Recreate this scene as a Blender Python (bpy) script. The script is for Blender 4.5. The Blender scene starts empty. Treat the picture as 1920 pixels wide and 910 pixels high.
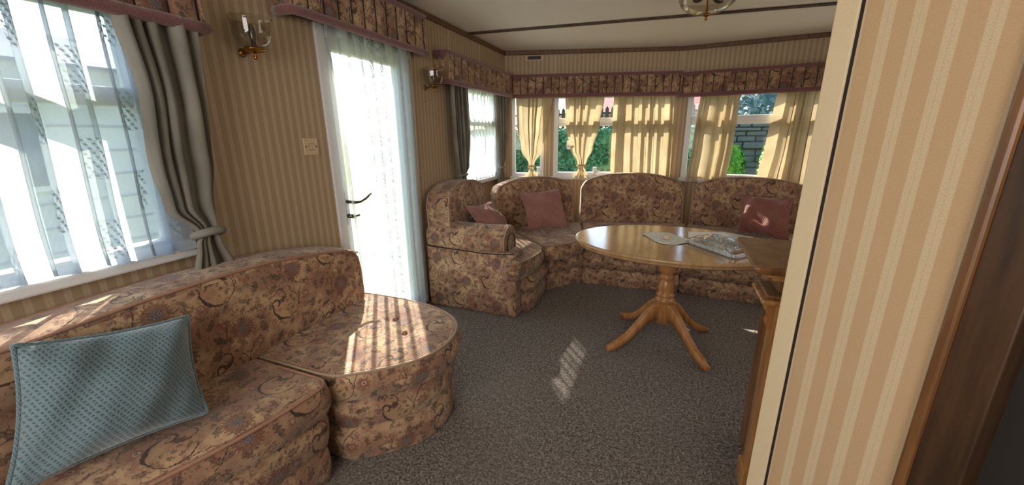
import bpy, bmesh, math, random
from math import sin, cos, pi, sqrt, exp
from mathutils import Vector, Matrix

random.seed(7)
col = bpy.context.scene.collection
sc = bpy.context.scene

# ------------------------------------------------------------------ camera
cd = bpy.data.cameras.new('camera')
cam = bpy.data.objects.new('camera', cd); col.objects.link(cam)
cd.sensor_fit = 'HORIZONTAL'; cd.sensor_width = 36.0
cd.lens = 725.77 / 1920 * 36.0
cd.clip_start = 0.02; cd.clip_end = 200
cam.matrix_world = Matrix((
    (0.92815215, -0.09030493, 0.36107978, 0.0),
    (0.37208939, 0.24888098, -0.89420788, 0.0),
    (-0.00911451, 0.96431493, 0.26460093, 1.30),
    (0, 0, 0, 1)))
sc.camera = cam

# ------------------------------------------------------------------ world, sun, added fill lights
W = bpy.data.worlds.new('world'); sc.world = W; W.use_nodes = True
nt = W.node_tree; nt.nodes.clear()
wo = nt.nodes.new('ShaderNodeOutputWorld'); bg = nt.nodes.new('ShaderNodeBackground')
sky = nt.nodes.new('ShaderNodeTexSky'); sky.sky_type = 'NISHITA'; sky.sun_disc = False
sky.sun_elevation = math.radians(36); sky.sun_rotation = math.radians(-40)
sky.altitude = 100; sky.air_density = 1.0; sky.dust_density = 1.4; sky.ozone_density = 1.0
SKY = 0.62
bg.inputs['Strength'].default_value = SKY
nt.links.new(sky.outputs[0], bg.inputs[0]); nt.links.new(bg.outputs[0], wo.inputs[0])

sl = bpy.data.lights.new('sun', 'SUN'); sl.energy = 21.0; sl.angle = math.radians(0.55); sl.color = (1.0, 0.90, 0.76)
sun = bpy.data.objects.new('sun', sl); col.objects.link(sun)
sun.rotation_euler = Vector((0.645, -0.764, -0.775)).to_track_quat('-Z', 'Y').to_euler()

def area(name, loc, target, sx, sy, power, color):
    l = bpy.data.lights.new(name, 'AREA'); l.shape = 'RECTANGLE'; l.size = sx; l.size_y = sy
    l.energy = power; l.color = color
    o = bpy.data.objects.new(name, l); col.objects.link(o)
    o.location = loc
    o.rotation_euler = (Vector(target) - Vector(loc)).to_track_quat('-Z', 'Y').to_euler()
    return o
# added fill lights, standing in for unseen windows behind and beside the camera
area('fill_rear', (-0.5, -1.75, 1.5), (-0.5, 2.6, 1.7), 2.0, 1.1, 44, (1.0, 0.97, 0.93))
area('fill_side', (2.05, 2.3, 1.45), (-0.6, 2.6, 2.3), 1.9, 0.9, 10, (1.0, 0.97, 0.93))

sc.view_settings.view_transform = 'Standard'; sc.view_settings.look = 'None'
sc.view_settings.exposure = 0.12; sc.view_settings.gamma = 1.0; sc.view_settings.use_curve_mapping = False
sc.cycles.max_bounces = 10; sc.cycles.diffuse_bounces = 5; sc.cycles.transparent_max_bounces = 24
sc.cycles.transmission_bounces = 8; sc.cycles.glossy_bounces = 4
sc.cycles.caustics_reflective = False; sc.cycles.caustics_refractive = False
sc.cycles.sample_clamp_indirect = 4.0
sc.cycles.use_denoising = True

# ------------------------------------------------------------------ helpers: nodes
def lin(r, g, b):
    f = lambda c: (c / 255) / 12.92 if c / 255 <= 0.04045 else ((c / 255 + 0.055) / 1.055) ** 2.4
    return (f(r), f(g), f(b), 1.0)

class NB:
    def __init__(s, name):
        s.mat = bpy.data.materials.new(name); s.mat.use_nodes = True
        s.t = s.mat.node_tree; s.t.nodes.clear()
        s.out = s.t.nodes.new('ShaderNodeOutputMaterial')
    def n(s, typ, **kw):
        nd = s.t.nodes.new(typ)
        for k, v in kw.items(): setattr(nd, k, v)
        return nd
    def setin(s, sock, v):
        if isinstance(v, bpy.types.NodeSocket): s.t.links.new(v, sock)
        else:
            try: sock.default_value = v
            except Exception: sock.default_value = tuple(v)[:3]
    def m(s, op, a, b=None, c=None, clamp=False):
        nd = s.n('ShaderNodeMath', operation=op); nd.use_clamp = clamp
        s.setin(nd.inputs[0], a)
        if b is not None: s.setin(nd.inputs[1], b)
        if c is not None: s.setin(nd.inputs[2], c)
        return nd.outputs[0]
    def add(s, a, b): return s.m('ADD', a, b)
    def sub(s, a, b): return s.m('SUBTRACT', a, b)
    def mul(s, a, b): return s.m('MULTIPLY', a, b)
    def mx(s, a, b): return s.m('MAXIMUM', a, b)
    def mn(s, a, b): return s.m('MINIMUM', a, b)
    def ss(s, x, lo, hi, a=0.0, b=1.0):
        nd = s.n('ShaderNodeMapRange', interpolation_type='SMOOTHSTEP')
        s.setin(nd.inputs[0], x); s.setin(nd.inputs[1], lo); s.setin(nd.inputs[2], hi); s.setin(nd.inputs[3], a); s.setin(nd.inputs[4], b)
        return nd.outputs[0]
    def mix(s, f, a, b, mode='MIX'):
        nd = s.n('ShaderNodeMix', data_type='RGBA', blend_type=mode)
        s.setin(nd.inputs[0], f); s.setin(nd.inputs[6], a); s.setin(nd.inputs[7], b)
        return nd.outputs[2]
    def uv(s):
        tc = s.n('ShaderNodeTexCoord'); sp = s.n('ShaderNodeSeparateXYZ')
        s.t.links.new(tc.outputs['UV'], sp.inputs[0]); return tc.outputs['UV'], sp.outputs[0], sp.outputs[1]
    def obj(s):
        return s.n('ShaderNodeTexCoord').outputs['Object']
    def comb(s, x, y, z=0.0):
        nd = s.n('ShaderNodeCombineXYZ'); s.setin(nd.inputs[0], x); s.setin(nd.inputs[1], y); s.setin(nd.inputs[2], z); return nd.outputs[0]
    def vmul(s, v, k):
        nd = s.n('ShaderNodeVectorMath', operation='MULTIPLY'); s.setin(nd.inputs[0], v); nd.inputs[1].default_value = k; return nd.outputs[0]
    def noise(s, v, scale, detail=3.0, rough=0.55, out=0):
        nd = s.n('ShaderNodeTexNoise'); s.setin(nd.inputs['Vector'], v)
        nd.inputs['Scale'].default_value = scale; nd.inputs['Detail'].default_value = detail; nd.inputs['Roughness'].default_value = rough
        return nd.outputs[out]
    def bump(s, h, strength=0.3, dist=0.01, normal=None):
        nd = s.n('ShaderNodeBump'); nd.inputs['Strength'].default_value = strength; nd.inputs['Distance'].default_value = dist
        s.setin(nd.inputs['Height'], h)
        if normal is not None: s.t.links.new(normal, nd.inputs['Normal'])
        return nd.outputs[0]
    def bsdf(s, color, rough=0.6, normal=None, **kw):
        nd = s.n('ShaderNodeBsdfPrincipled'); s.setin(nd.inputs['Base Color'], color); s.setin(nd.inputs['Roughness'], rough)
        if normal is not None: s.t.links.new(normal, nd.inputs['Normal'])
        for k, v in kw.items(): s.setin(nd.inputs[k], v)
        return nd.outputs[0]
    def done(s, sh): s.t.links.new(sh, s.out.inputs[0]); return s.mat

def plain(name, c, rough=0.6, metal=0.0, bumpk=0.0, bs=120, var=0.12, **kw):
    b = NB(name); o = b.obj()
    n = b.noise(o, bs, 3)
    c2 = tuple(x * (1 - var) for x in c[:3]) + (1,)
    cc = b.mix(n, c2, c)
    nm = b.bump(n, bumpk, 0.004) if bumpk else None
    return b.done(b.bsdf(cc, rough, nm, Metallic=metal, **kw))

# floral tapestry: half-drop cells 0.25 x 0.33 m carrying a C-scroll, serrated blooms, leaves, stems
def floral(name, k=1.0, sat=1.0):
    b = NB(name); uv, u0, v0 = b.uv()
    wob = b.noise(uv, 38, 2, 0.5, out=1)
    sp = b.n('ShaderNodeSeparateXYZ'); b.t.links.new(wob, sp.inputs[0])
    wb2 = b.noise(uv, 170, 2, 0.6, out=1); sp2 = b.n('ShaderNodeSeparateXYZ'); b.t.links.new(wb2, sp2.inputs[0])
    u = b.add(u0, b.add(b.mul(b.sub(sp.outputs[0], 0.5), 0.016), b.mul(b.sub(sp2.outputs[0], 0.5), 0.009)))
    v = b.add(v0, b.add(b.mul(b.sub(sp.outputs[1], 0.5), 0.016), b.mul(b.sub(sp2.outputs[1], 0.5), 0.009)))
    thr = b.ss(b.noise(b.vmul(uv, (260, 420, 1)), 1.0, 2), 0.30, 0.62, 0.45, 1.0)
    ci = b.m('FLOOR', b.m('DIVIDE', u, 0.25))
    x = b.sub(u, b.mul(ci, 0.25))
    odd = b.m('MODULO', b.m('ABSOLUTE', ci), 2.0)
    v2 = b.add(v, b.mul(odd, 0.165))
    y = b.sub(v2, b.mul(b.m('FLOOR', b.m('DIVIDE', v2, 0.33)), 0.33))
    def loc(cx, cy, a=0.0):
        dx, dy = b.sub(x, cx), b.sub(y, cy)
        if a == 0: return dx, dy
        return (b.add(b.mul(dx, cos(a)), b.mul(dy, sin(a))), b.sub(b.mul(dy, cos(a)), b.mul(dx, sin(a))))
    def rad(dx, dy): return b.m('SQRT', b.add(b.mul(dx, dx), b.mul(dy, dy)))
    def bloom(cx, cy, r, petals, depth=0.16, ph=0.0):
        dx, dy = loc(cx, cy); rr = rad(dx, dy); th = b.m('ARCTAN2', dy, dx)
        edge = b.mul(b.add(b.mul(b.m('SINE', b.add(b.mul(th, petals), ph)), depth), 1.0), r)
        return b.ss(b.sub(rr, edge), 0.002, -0.002), rr, th
    def leaf(cx, cy, a, L, Wd, ser=60):
        dx, dy = loc(cx, cy, a)
        t = b.m('DIVIDE', dx, L)
        wid = b.mul(b.sub(1.0, b.mul(t, t)), Wd)
        wid = b.add(wid, b.mul(b.m('SINE', b.mul(dx, ser * 6.3)), Wd * 0.28))
        mk = b.ss(b.sub(b.m('ABSOLUTE', dy), wid), 0.0015, -0.0015)
        mk = b.mul(mk, b.ss(b.m('ABSOLUTE', t), 1.0, 0.96))
        vein = b.ss(b.m('ABSOLUTE', b.sub(b.m('ABSOLUTE', dy), 0.0)), 0.0016, 0.0004)
        return b.mul(mk, b.sub(1.0, b.mul(vein, 0.6)))
    def arc(cx, cy, r, w, a0, half, taper=0.0):
        # arc ring centred on angle a0, spanning +-half
        dx, dy = loc(cx, cy, a0); rr = rad(dx, dy); th = b.m('ABSOLUTE', b.m('ARCTAN2', dy, dx))
        ww = b.mul(b.sub(1.0, b.mul(b.m('DIVIDE', th, half), taper)), w)
        mk = b.ss(b.sub(b.m('ABSOLUTE', b.sub(rr, r)), ww), 0.0012, -0.0008)
        return b.mul(mk, b.ss(th, half, half - 0.08))
    big = b.noise(uv, 7, 3); mid = b.noise(uv, 26, 3)
    tan = lin(190 * k, 158 * k, 125 * k); tan2 = lin(148 * k, 112 * k, 90 * k); rose = lin(138 * k, 90 * k, 76 * k)
    green = lin(142 * k, 124 * k, 96 * k)
    c = b.mix(b.ss(big, 0.38, 0.62), tan, tan2)
    c = b.mix(b.mul(b.ss(mid, 0.5, 0.72), 0.75), c, rose)
    c = b.mix(b.mul(b.ss(b.noise(uv, 17, 2), 0.55, 0.72), 0.55), c, green)
    # woven sprigs and speckle between the motifs
    wv2 = b.noise(uv, 30, 2, 0.5, out=1); va = b.n('ShaderNodeVectorMath', operation='ADD'); b.setin(va.inputs[0], uv)
    b.t.links.new(b.vmul(wv2, (0.05, 0.05, 0)), va.inputs[1])
    vo = b.n('ShaderNodeTexVoronoi', feature='DISTANCE_TO_EDGE'); b.t.links.new(va.outputs[0], vo.inputs['Vector']); vo.inputs['Scale'].default_value = 42
    vc = b.noise(uv, 34, 2); spr = b.mul(b.ss(vo.outputs['Distance'], 0.10, 0.03), b.ss(vc, 0.50, 0.60))
    c = b.mix(b.mul(spr, 0.70), c, lin(78 * k, 54 * k, 44 * k))
    blob = b.mul(b.ss(b.noise(uv, 95, 3, .6), 0.56, 0.64), b.ss(b.noise(uv, 14, 2), .42, .55))
    c = b.mix(b.mul(blob, 0.55), c, lin(82 * k, 54 * k, 46 * k))
    # pale ground inside the scroll
    dx, dy = loc(0.085, 0.10); disc = b.ss(rad(dx, dy), 0.075, 0.035)
    c = b.mix(b.mul(disc, 0.30), c, lin(190 * k, 154 * k, 112 * k))
    dark = lin(50 * k, 32 * k, 28 * k); dgreen = lin(72 * k, 56 * k, 44 * k); red = lin(126 * k, 72 * k, 60 * k); wine = lin(98 * k, 58 * k, 50 * k)
    grey = lin(92 * k, 88 * k, 92 * k); pale = lin(200 * k, 178 * k, 152 * k)
    lv = None
    for a in ((0.215, 0.055, 1.2, 0.030, 0.012), (0.035, 0.185, 0.5, 0.030, 0.011), (0.055, 0.235, 2.4, 0.028, 0.011),
              (0.225, 0.215, 1.9, 0.032, 0.011), (0.13, 0.195, -0.7, 0.026, 0.009), (0.205, 0.305, 0.2, 0.030, 0.010),
              (0.035, 0.305, 1.0, 0.026, 0.010), (0.075, 0.135, 0.9, 0.022, 0.012), (0.165, 0.02, -0.3, 0.026, 0.009),
              (0.088, 0.225, 0.3, 0.020, 0.007), (0.16, 0.31, 1.3, 0.022, 0.007), (0.245, 0.13, 1.6, 0.024, 0.007), (0.10, 0.02, 0.9, 0.020, 0.007), (0.22, 0.255, -0.6, 0.020, 0.006), (0.012, 0.12, 1.4, 0.022, 0.006)):
        l = leaf(*a); lv = l if lv is None else b.mx(lv, l)
    c = b.mix(b.mul(b.mul(lv, thr), 0.80), c, b.mix(mid, dark, dgreen))
    f2, r2, t2 = bloom(0.185, 0.115, 0.022, 7, 0.22)
    f3, r3, t3 = bloom(0.20, 0.165, 0.016, 6, 0.25, 1.0)
    f4, r4, t4 = bloom(0.085, 0.285, 0.020, 8, 0.2)
    f5, r5, t5 = bloom(0.02, 0.05, 0.013, 6, 0.2)
    f = b.mx(b.mx(f2, f3), b.mx(f4, f5))
    c = b.mix(b.mul(b.mul(f, thr), 0.78), c, red)
    cc = b.mn(b.mn(r2, r3), b.mn(r4, r5))
    c = b.mix(b.ss(cc, 0.008, 0.004), c, pale)
    c = b.mix(b.mul(b.ss(cc, 0.0055, 0.002), 0.9), c, dark)
    f1, r1, t1 = bloom(0.145, 0.245, 0.042, 22, 0.13)
    c = b.mix(b.mul(b.mul(f1, thr), 0.80), c, wine)
    ring = b.mul(b.ss(b.m('SINE', b.add(b.mul(r1, 420), b.mul(b.m('SINE', b.mul(t1, 7)), 1.4))), 0.55, 0.95), b.ss(r1, 0.040, 0.034))
    c = b.mix(b.mul(ring, 0.45), c, red)
    g1 = b.ss(b.add(r1, b.mul(b.m('SINE', b.mul(t1, 5)), 0.003)), 0.020, 0.015)
    c = b.mix(b.mul(g1, 0.85), c, grey)
    sq = b.ss(b.m('ABSOLUTE', b.m('SINE', b.add(b.mul(x, 330), b.mul(b.m('SINE', b.mul(y, 260)), 1.5)))), 0.35, 0.1)
    c = b.mix(b.mul(b.mul(g1, sq), 0.6), c, pale)
    # small buds inside the scroll
    bud = None
    for q_ in ((0.112, 0.080, 0.9, 0.013, 0.006), (0.122, 0.108, 1.9, 0.012, 0.0055), (0.098, 0.098, 0.3, 0.010, 0.005), (0.110, 0.132, 2.4, 0.013, 0.0055), (0.088, 0.074, 2.6, 0.009, 0.004), (0.070, 0.128, 0.6, 0.018, 0.010), (0.092, 0.118, 1.2, 0.010, 0.004)):
        q = leaf(*q_, ser=110); bud = q if bud is None else b.mx(bud, q)
    c = b.mix(b.mul(b.mul(bud, thr), 0.85), c, dark)
    sc_ = b.mx(arc(0.085, 0.10, 0.060, 0.0014, -0.5, 1.5), arc(0.085, 0.10, 0.060, 0.0062, -2.3, 1.1, 0.8))
    sc_ = b.mx(sc_, b.mx(arc(0.040, 0.122, 0.0150, 0.0046, 1.2, 2.6, 0.6), arc(0.060, 0.150, 0.026, 0.0016, 1.0, 2.0)))
    sc_ = b.mx(sc_, b.mx(arc(0.25, 0.10, 0.10, 0.0013, 2.6, 0.6), arc(0.02, 0.27, 0.07, 0.0013, -0.4, 0.8)))
    c = b.mix(b.mul(sc_, 0.9), c, dark)
    # woven grain, faded nap
    gr = b.noise(b.vmul(uv, (900, 900, 1)), 1.0, 1)
    c = b.mix(0.35, c, b.mix(gr, (0.25, 0.25, 0.25, 1), (0.9, 0.9, 0.9, 1)), 'OVERLAY')
    nm = b.bump(b.add(gr, b.mul(mid, 2)), 0.22, 0.0015)
    return b.done(b.bsdf(c, 0.72, nm, **{'Sheen Weight': 0.25, 'Sheen Roughness': 0.5, 'Specular IOR Level': 0.25}))

def wallpaper(name, base=(176, 154, 126), stripe=(196, 176, 148), rest=0.0):
    b = NB(name); uv, u, v = b.uv()
    fr = b.mul(b.m('FRACT', b.m('DIVIDE', b.add(u, rest), 0.0427)), 0.0427)
    d1 = b.m('ABSOLUTE', b.sub(fr, 0.0200))
    s = b.sub(b.ss(d1, 0.0100, 0.0075), b.mul(b.ss(d1, 0.0016, 0.0006), 0.35))
    gr = b.noise(b.vmul(uv, (420, 420, 1)), 1.0, 3, 0.7)
    s = b.mul(s, b.ss(gr, 0.3, 0.55, 0.40, 0.85))
    blot = b.noise(uv, 5, 3)
    c = b.mix(b.mul(blot, 0.5), lin(*base), lin(base[0] - 14, base[1] - 20, base[2] - 20))
    c = b.mix(s, c, lin(*stripe))
    c = b.mix(0.22, c, b.mix(gr, (0.15, 0.15, 0.15, 1), (0.95, 0.95, 0.95, 1)), 'OVERLAY')
    return b.done(b.bsdf(c, 0.62, b.bump(gr, 0.25, 0.0012), **{'Specular IOR Level': 0.3}))

def wood(name, a, c_, scale=1.0, rough=0.35):
    b = NB(name); o = b.obj()
    st = b.vmul(o, (34 * scale, 5 * scale, 5 * scale)) if name.endswith('x') else b.vmul(o, (30 * scale, 30 * scale, 2.6 * scale))
    n = b.noise(st, 1.0, 5, 0.6); fine = b.noise(b.vmul(st, (6, 6, 3)), 1.0, 2)
    c = b.mix(b.ss(n, 0.35, 0.68), lin(*a), lin(*c_))
    c = b.mix(b.mul(fine, 0.25), c, lin(*(int(q * .6) for q in a)))
    return b.done(b.bsdf(c, rough, b.bump(fine, 0.12, 0.001)))

def cloth(name, c, c2, trans=0.45, alpha=1.0):
    b = NB(name); uv, u, v = b.uv()
    wv = b.noise(b.vmul(uv, (1200, 160, 1)), 1.0, 2); wh = b.noise(b.vmul(uv, (160, 1200, 1)), 1.0, 2)
    wv = b.mul(b.add(wv, wh), 0.5)
    cc = b.mix(b.ss(b.noise(uv, 3.5, 2), .35, .65), lin(*c), lin(*c2))
    cc = b.mix(0.25, cc, b.mix(wv, (0.2, 0.2, 0.2, 1), (0.9, 0.9, 0.9, 1)), 'OVERLAY')
    nm = b.bump(wv, 0.3, 0.001)
    d = b.n('ShaderNodeBsdfDiffuse'); t = b.n('ShaderNodeBsdfTranslucent')
    b.t.links.new(cc, d.inputs[0]); b.t.links.new(cc, t.inputs[0]); b.t.links.new(nm, d.inputs['Normal'])
    m = b.n('ShaderNodeMixShader'); m.inputs[0].default_value = trans
    b.t.links.new(d.outputs[0], m.inputs[1]); b.t.links.new(t.outputs[0], m.inputs[2])
    return b.done(m.outputs[0])

def lace(name, open_=0.55, tint=(206, 214, 218), colw=0.14, blockh=0.26, twig=False):
    """sheer white net: see-through mesh with columns of woven dog-tooth blocks"""
    b = NB(name); uv, u, v = b.uv()
    fu = b.m('FRACT', b.m('DIVIDE', u, colw)); ci = b.m('FLOOR', b.m('DIVIDE', u, colw))
    vv = b.add(v, b.mul(ci, 0.11))
    fv = b.m('FRACT', b.m('DIVIDE', vv, blockh))
    inb = b.mul(b.mul(b.ss(fu, 0.18, 0.20), b.ss(fu, 0.55, 0.53)), b.mul(b.ss(fv, 0.30, 0.32), b.ss(fv, 0.82, 0.80)))
    # dog-tooth: two sheared square waves
    cu = b.m('FRACT', b.m('DIVIDE', b.add(u, b.mul(v, 0.35)), 0.0122)); cv = b.m('FRACT', b.m('DIVIDE', b.sub(v, b.mul(u, 0.2)), 0.0140))
    tooth = b.mx(b.mul(b.ss(cu, 0.18, 0.26), b.ss(cu, 0.72, 0.64)), b.ss(b.m('ABSOLUTE', b.sub(cv, 0.5)), 0.40, 0.46))
    tooth = b.mul(tooth, b.ss(b.m('ABSOLUTE', b.sub(cv, 0.5)), 0.30, 0.22, 0.35, 1.0))
    dens = b.mul(inb, tooth)
    if twig:
        d = b.m('ABSOLUTE', b.sub(b.m('ABSOLUTE', b.sub(fu, 0.37)), b.mul(b.m('ABSOLUTE', b.sub(fv, 0.12)), 0.9)))
        tw = b.mul(b.ss(d, 0.035, 0.012), b.ss(b.m('ABSOLUTE', b.sub(fv, 0.14)), 0.15, 0.13))
        dens = b.mx(dens, tw)
    lw = b.n('ShaderNodeLayerWeight'); lw.inputs[0].default_value = 0.35
    op = b.sub(1.0, open_)
    op = b.add(op, b.mul(lw.outputs['Facing'], 0.40))
    hem = b.n('ShaderNodeVertexColor', layer_name='hem')
    sp = b.n('ShaderNodeSeparateColor'); b.t.links.new(hem.outputs[0], sp.inputs[0])
    op = b.add(op, b.mul(sp.outputs[0], 0.35))
    weave = b.noise(b.vmul(uv, (700, 700, 1)), 1.0, 1)
    op = b.add(op, b.mul(b.sub(weave, 0.5), 0.25))
    op = b.m('ADD', op, b.mul(dens, 0.42), clamp=True)
    d = b.n('ShaderNodeBsdfDiffuse'); t = b.n('ShaderNodeBsdfTranslucent')
    cc = b.mix(dens, lin(*tint), lin(150, 156, 158)); b.t.links.new(cc, d.inputs[0]); b.t.links.new(cc, t.inputs[0])
    m = b.n('ShaderNodeMixShader'); m.inputs[0].default_value = 0.62
    b.t.links.new(d.outputs[0], m.inputs[1]); b.t.links.new(t.outputs[0], m.inputs[2])
    tr = b.n('ShaderNodeBsdfTransparent'); m2 = b.n('ShaderNodeMixShader')
    b.t.links.new(op, m2.inputs[0]); b.t.links.new(tr.outputs[0], m2.inputs[1]); b.t.links.new(m.outputs[0], m2.inputs[2])
    return b.done(m2.outputs[0])

def glass(name, tint=(0.97, 0.99, 0.98, 1), gl=0.08, rough=0.0):
    b = NB(name)
    tr = b.n('ShaderNodeBsdfTransparent'); tr.inputs[0].default_value = tint
    g = b.n('ShaderNodeBsdfGlossy'); g.inputs['Roughness'].default_value = rough
    fz = b.n('ShaderNodeLayerWeight'); fz.inputs[0].default_value = 0.5
    m = b.n('ShaderNodeMixShader')
    f = b.m('ADD', b.mul(b.m('POWER', fz.outputs['Facing'], 3.0), 0.75), gl * 0.5, clamp=True)
    b.t.links.new(f, m.inputs[0]); b.t.links.new(tr.outputs[0], m.inputs[1]); b.t.links.new(g.outputs[0], m.inputs[2])
    return b.done(m.outputs[0])

def carpet_mat():
    b = NB('carpet'); o = b.obj()
    f = b.noise(o, 95, 4, 0.85); md = b.noise(o, 40, 3, 0.7); bigc = b.noise(o, 2.2, 3)
    c = b.mix(b.ss(f, 0.38, 0.62), lin(62, 56, 53), lin(190, 178, 168))
    c = b.mix(b.mul(b.ss(md, 0.4, 0.65), 0.5), c, lin(82, 74, 68))
    c = b.mix(b.mul(b.ss(bigc, 0.4, 0.7), 0.3), c, lin(146, 138, 132))
    return b.done(b.bsdf(c, 0.95, b.bump(b.add(f, b.mul(md, 0.8)), 0.9, 0.012), **{'Specular IOR Level': 0.05, 'Sheen Weight': 0.12}))

def velvet(name, c, c2):
    b = NB(name); o = b.obj(); f = b.noise(o, 260, 3, 0.7); g = b.noise(o, 9, 3)
    cc = b.mix(b.ss(f, .3, .7), lin(*c2), lin(*c)); cc = b.mix(b.mul(g, .4), cc, lin(*c2))
    return b.done(b.bsdf(cc, 0.9, b.bump(f, 0.6, 0.004), **{'Sheen Weight': 0.5, 'Specular IOR Level': 0.1}))

def corduroy(name, c, c2, pitch=0.0055, ang=0.0):
    b = NB(name); uv, u, v = b.uv()
    w = b.noise(uv, 9, 2)
    p = b.add(b.add(b.mul(u, cos(ang)), b.mul(v, sin(ang))), b.mul(w, 0.006))
    s = b.m('SINE', b.mul(p, 2 * pi / pitch)); f = b.noise(uv, 320, 2)
    cc = b.mix(b.ss(s, -0.8, 0.5), lin(*c2), lin(*c)); cc = b.mix(b.mul(f, .25), cc, lin(*c2))
    return b.done(b.bsdf(cc, 0.85, b.bump(b.add(s, f), 0.55, 0.0016), **{'Sheen Weight': 0.4, 'Specular IOR Level': 0.1}))

def fleece(name):
    b = NB(name); uv, u, v = b.uv()
    # waffle of soft diamonds
    wn = b.noise(uv, 45, 2); u = b.add(u, b.mul(wn, 0.012)); v = b.add(v, b.mul(wn, -0.009))
    p = b.add(b.mul(u, 0.866), b.mul(v, 0.5)); q = b.sub(b.mul(v, 0.866), b.mul(u, 0.5))
    a = b.m('SINE', b.mul(p, 2 * pi / 0.0105)); d = b.m('SINE', b.mul(q, 2 * pi / 0.0105))
    h = b.mx(b.mul(b.add(a, 1), 0.5), b.mul(b.add(d, 1), 0.42)); f = b.noise(uv, 240, 3, 0.7)
    cc = b.mix(b.ss(h, 0.20, 0.75), lin(72, 90, 98), lin(120, 142, 150)); cc = b.mix(b.mul(f, 0.5), cc, lin(78, 96, 104))
    return b.done(b.bsdf(cc, 0.9, b.bump(b.add(b.mul(h, .6), b.mul(f, .9)), 0.5, 0.003), **{'Sheen Weight': 0.9, 'Sheen Roughness': 0.4, 'Sheen Tint': (0.85, 0.95, 1, 1)}))

M = {}
M['floral'] = floral('floral_tapestry', 1.0)
M['floral_dark'] = floral('floral_tapestry_valance', 0.93)
M['paper'] = wallpaper('striped_wallpaper')
M['paper_near'] = wallpaper('striped_wallpaper_partition', (190, 160, 124), (204, 184, 152), 0.020)
M['vinyl'] = plain('cream_vinyl', lin(218, 196, 160), 0.55, bumpk=0.2, bs=300, var=0.08)
M['ceil'] = plain('ceiling_board', lin(240, 236, 226), 0.8, bumpk=0.1, bs=200, var=0.05)
M['carpet'] = carpet_mat()
M['trimwood'] = wood('brown_trim', (122, 88, 58), (96, 66, 42), 1.0, 0.5)
M['oak'] = wood('oak_wood', (196, 142, 88), (168, 112, 64), 1.0, 0.25)
M['oakx'] = wood('oak_veneer_x', (196, 158, 114), (176, 136, 94), 0.8, 0.14)
M['darkoak'] = wood('dark_oak', (142, 98, 56), (104, 68, 38), 1.0, 0.35)
M['walnut'] = wood('walnut_frame', (80, 54, 32), (52, 34, 20), 1.4, 0.4)
M['upvc'] = plain('white_upvc', lin(226, 228, 230), 0.35, var=0.04)
M['linen'] = cloth('grey_green_linen', (160, 156, 146), (138, 134, 124), 0.28)
M['gold'] = cloth('sunlit_linen', (204, 186, 150), (186, 168, 132), 0.25)  # same linen as above, with the sunlight painted into its colour
M['piping'] = plain('twisted_piping', lin(178, 134, 110), 0.7, bumpk=0.6, bs=260, var=0.3)
M['pipingw'] = plain('pale_piping', lin(172, 146, 122), 0.6, bumpk=0.4, bs=260, var=0.2)
M['mauve'] = velvet('mauve_velvet', (150, 104, 100), (104, 66, 66))
M['pink'] = corduroy('pink_corduroy', (188, 136, 124), (120, 76, 70), 0.0125, 0.9)
M['pink2'] = corduroy('pink_corduroy_deep', (172, 114, 102), (110, 64, 58), 0.0125, -0.7)
M['fleece'] = fleece('blue_grey_fleece')
M['net'] = lace('houndstooth_net', 0.42, (190, 200, 206))
M['netdoor'] = lace('twig_net', 0.56, (226, 232, 234), colw=0.105, blockh=0.13, twig=True)
M['netfar'] = lace('plain_net', 0.36, (240, 244, 246), colw=0.30, blockh=0.4)
M['glass'] = glass('window_glass', gl=0.05)
M['lampglass'] = glass('clear_lamp_glass', (0.90, 0.89, 0.86, 1), 0.10)
M['brass'] = plain('brass', lin(176, 128, 60), 0.22, 1.0, var=0.3)
M['steel'] = plain('brushed_steel', lin(120, 112, 104), 0.3, 1.0)
M['cream'] = plain('cream_plastic', lin(214, 190, 156), 0.35, var=0.03)
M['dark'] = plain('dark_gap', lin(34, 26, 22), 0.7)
M['black'] = plain('black_slot', lin(20, 18, 16), 0.5)
M['button'] = M['floral']

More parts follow.
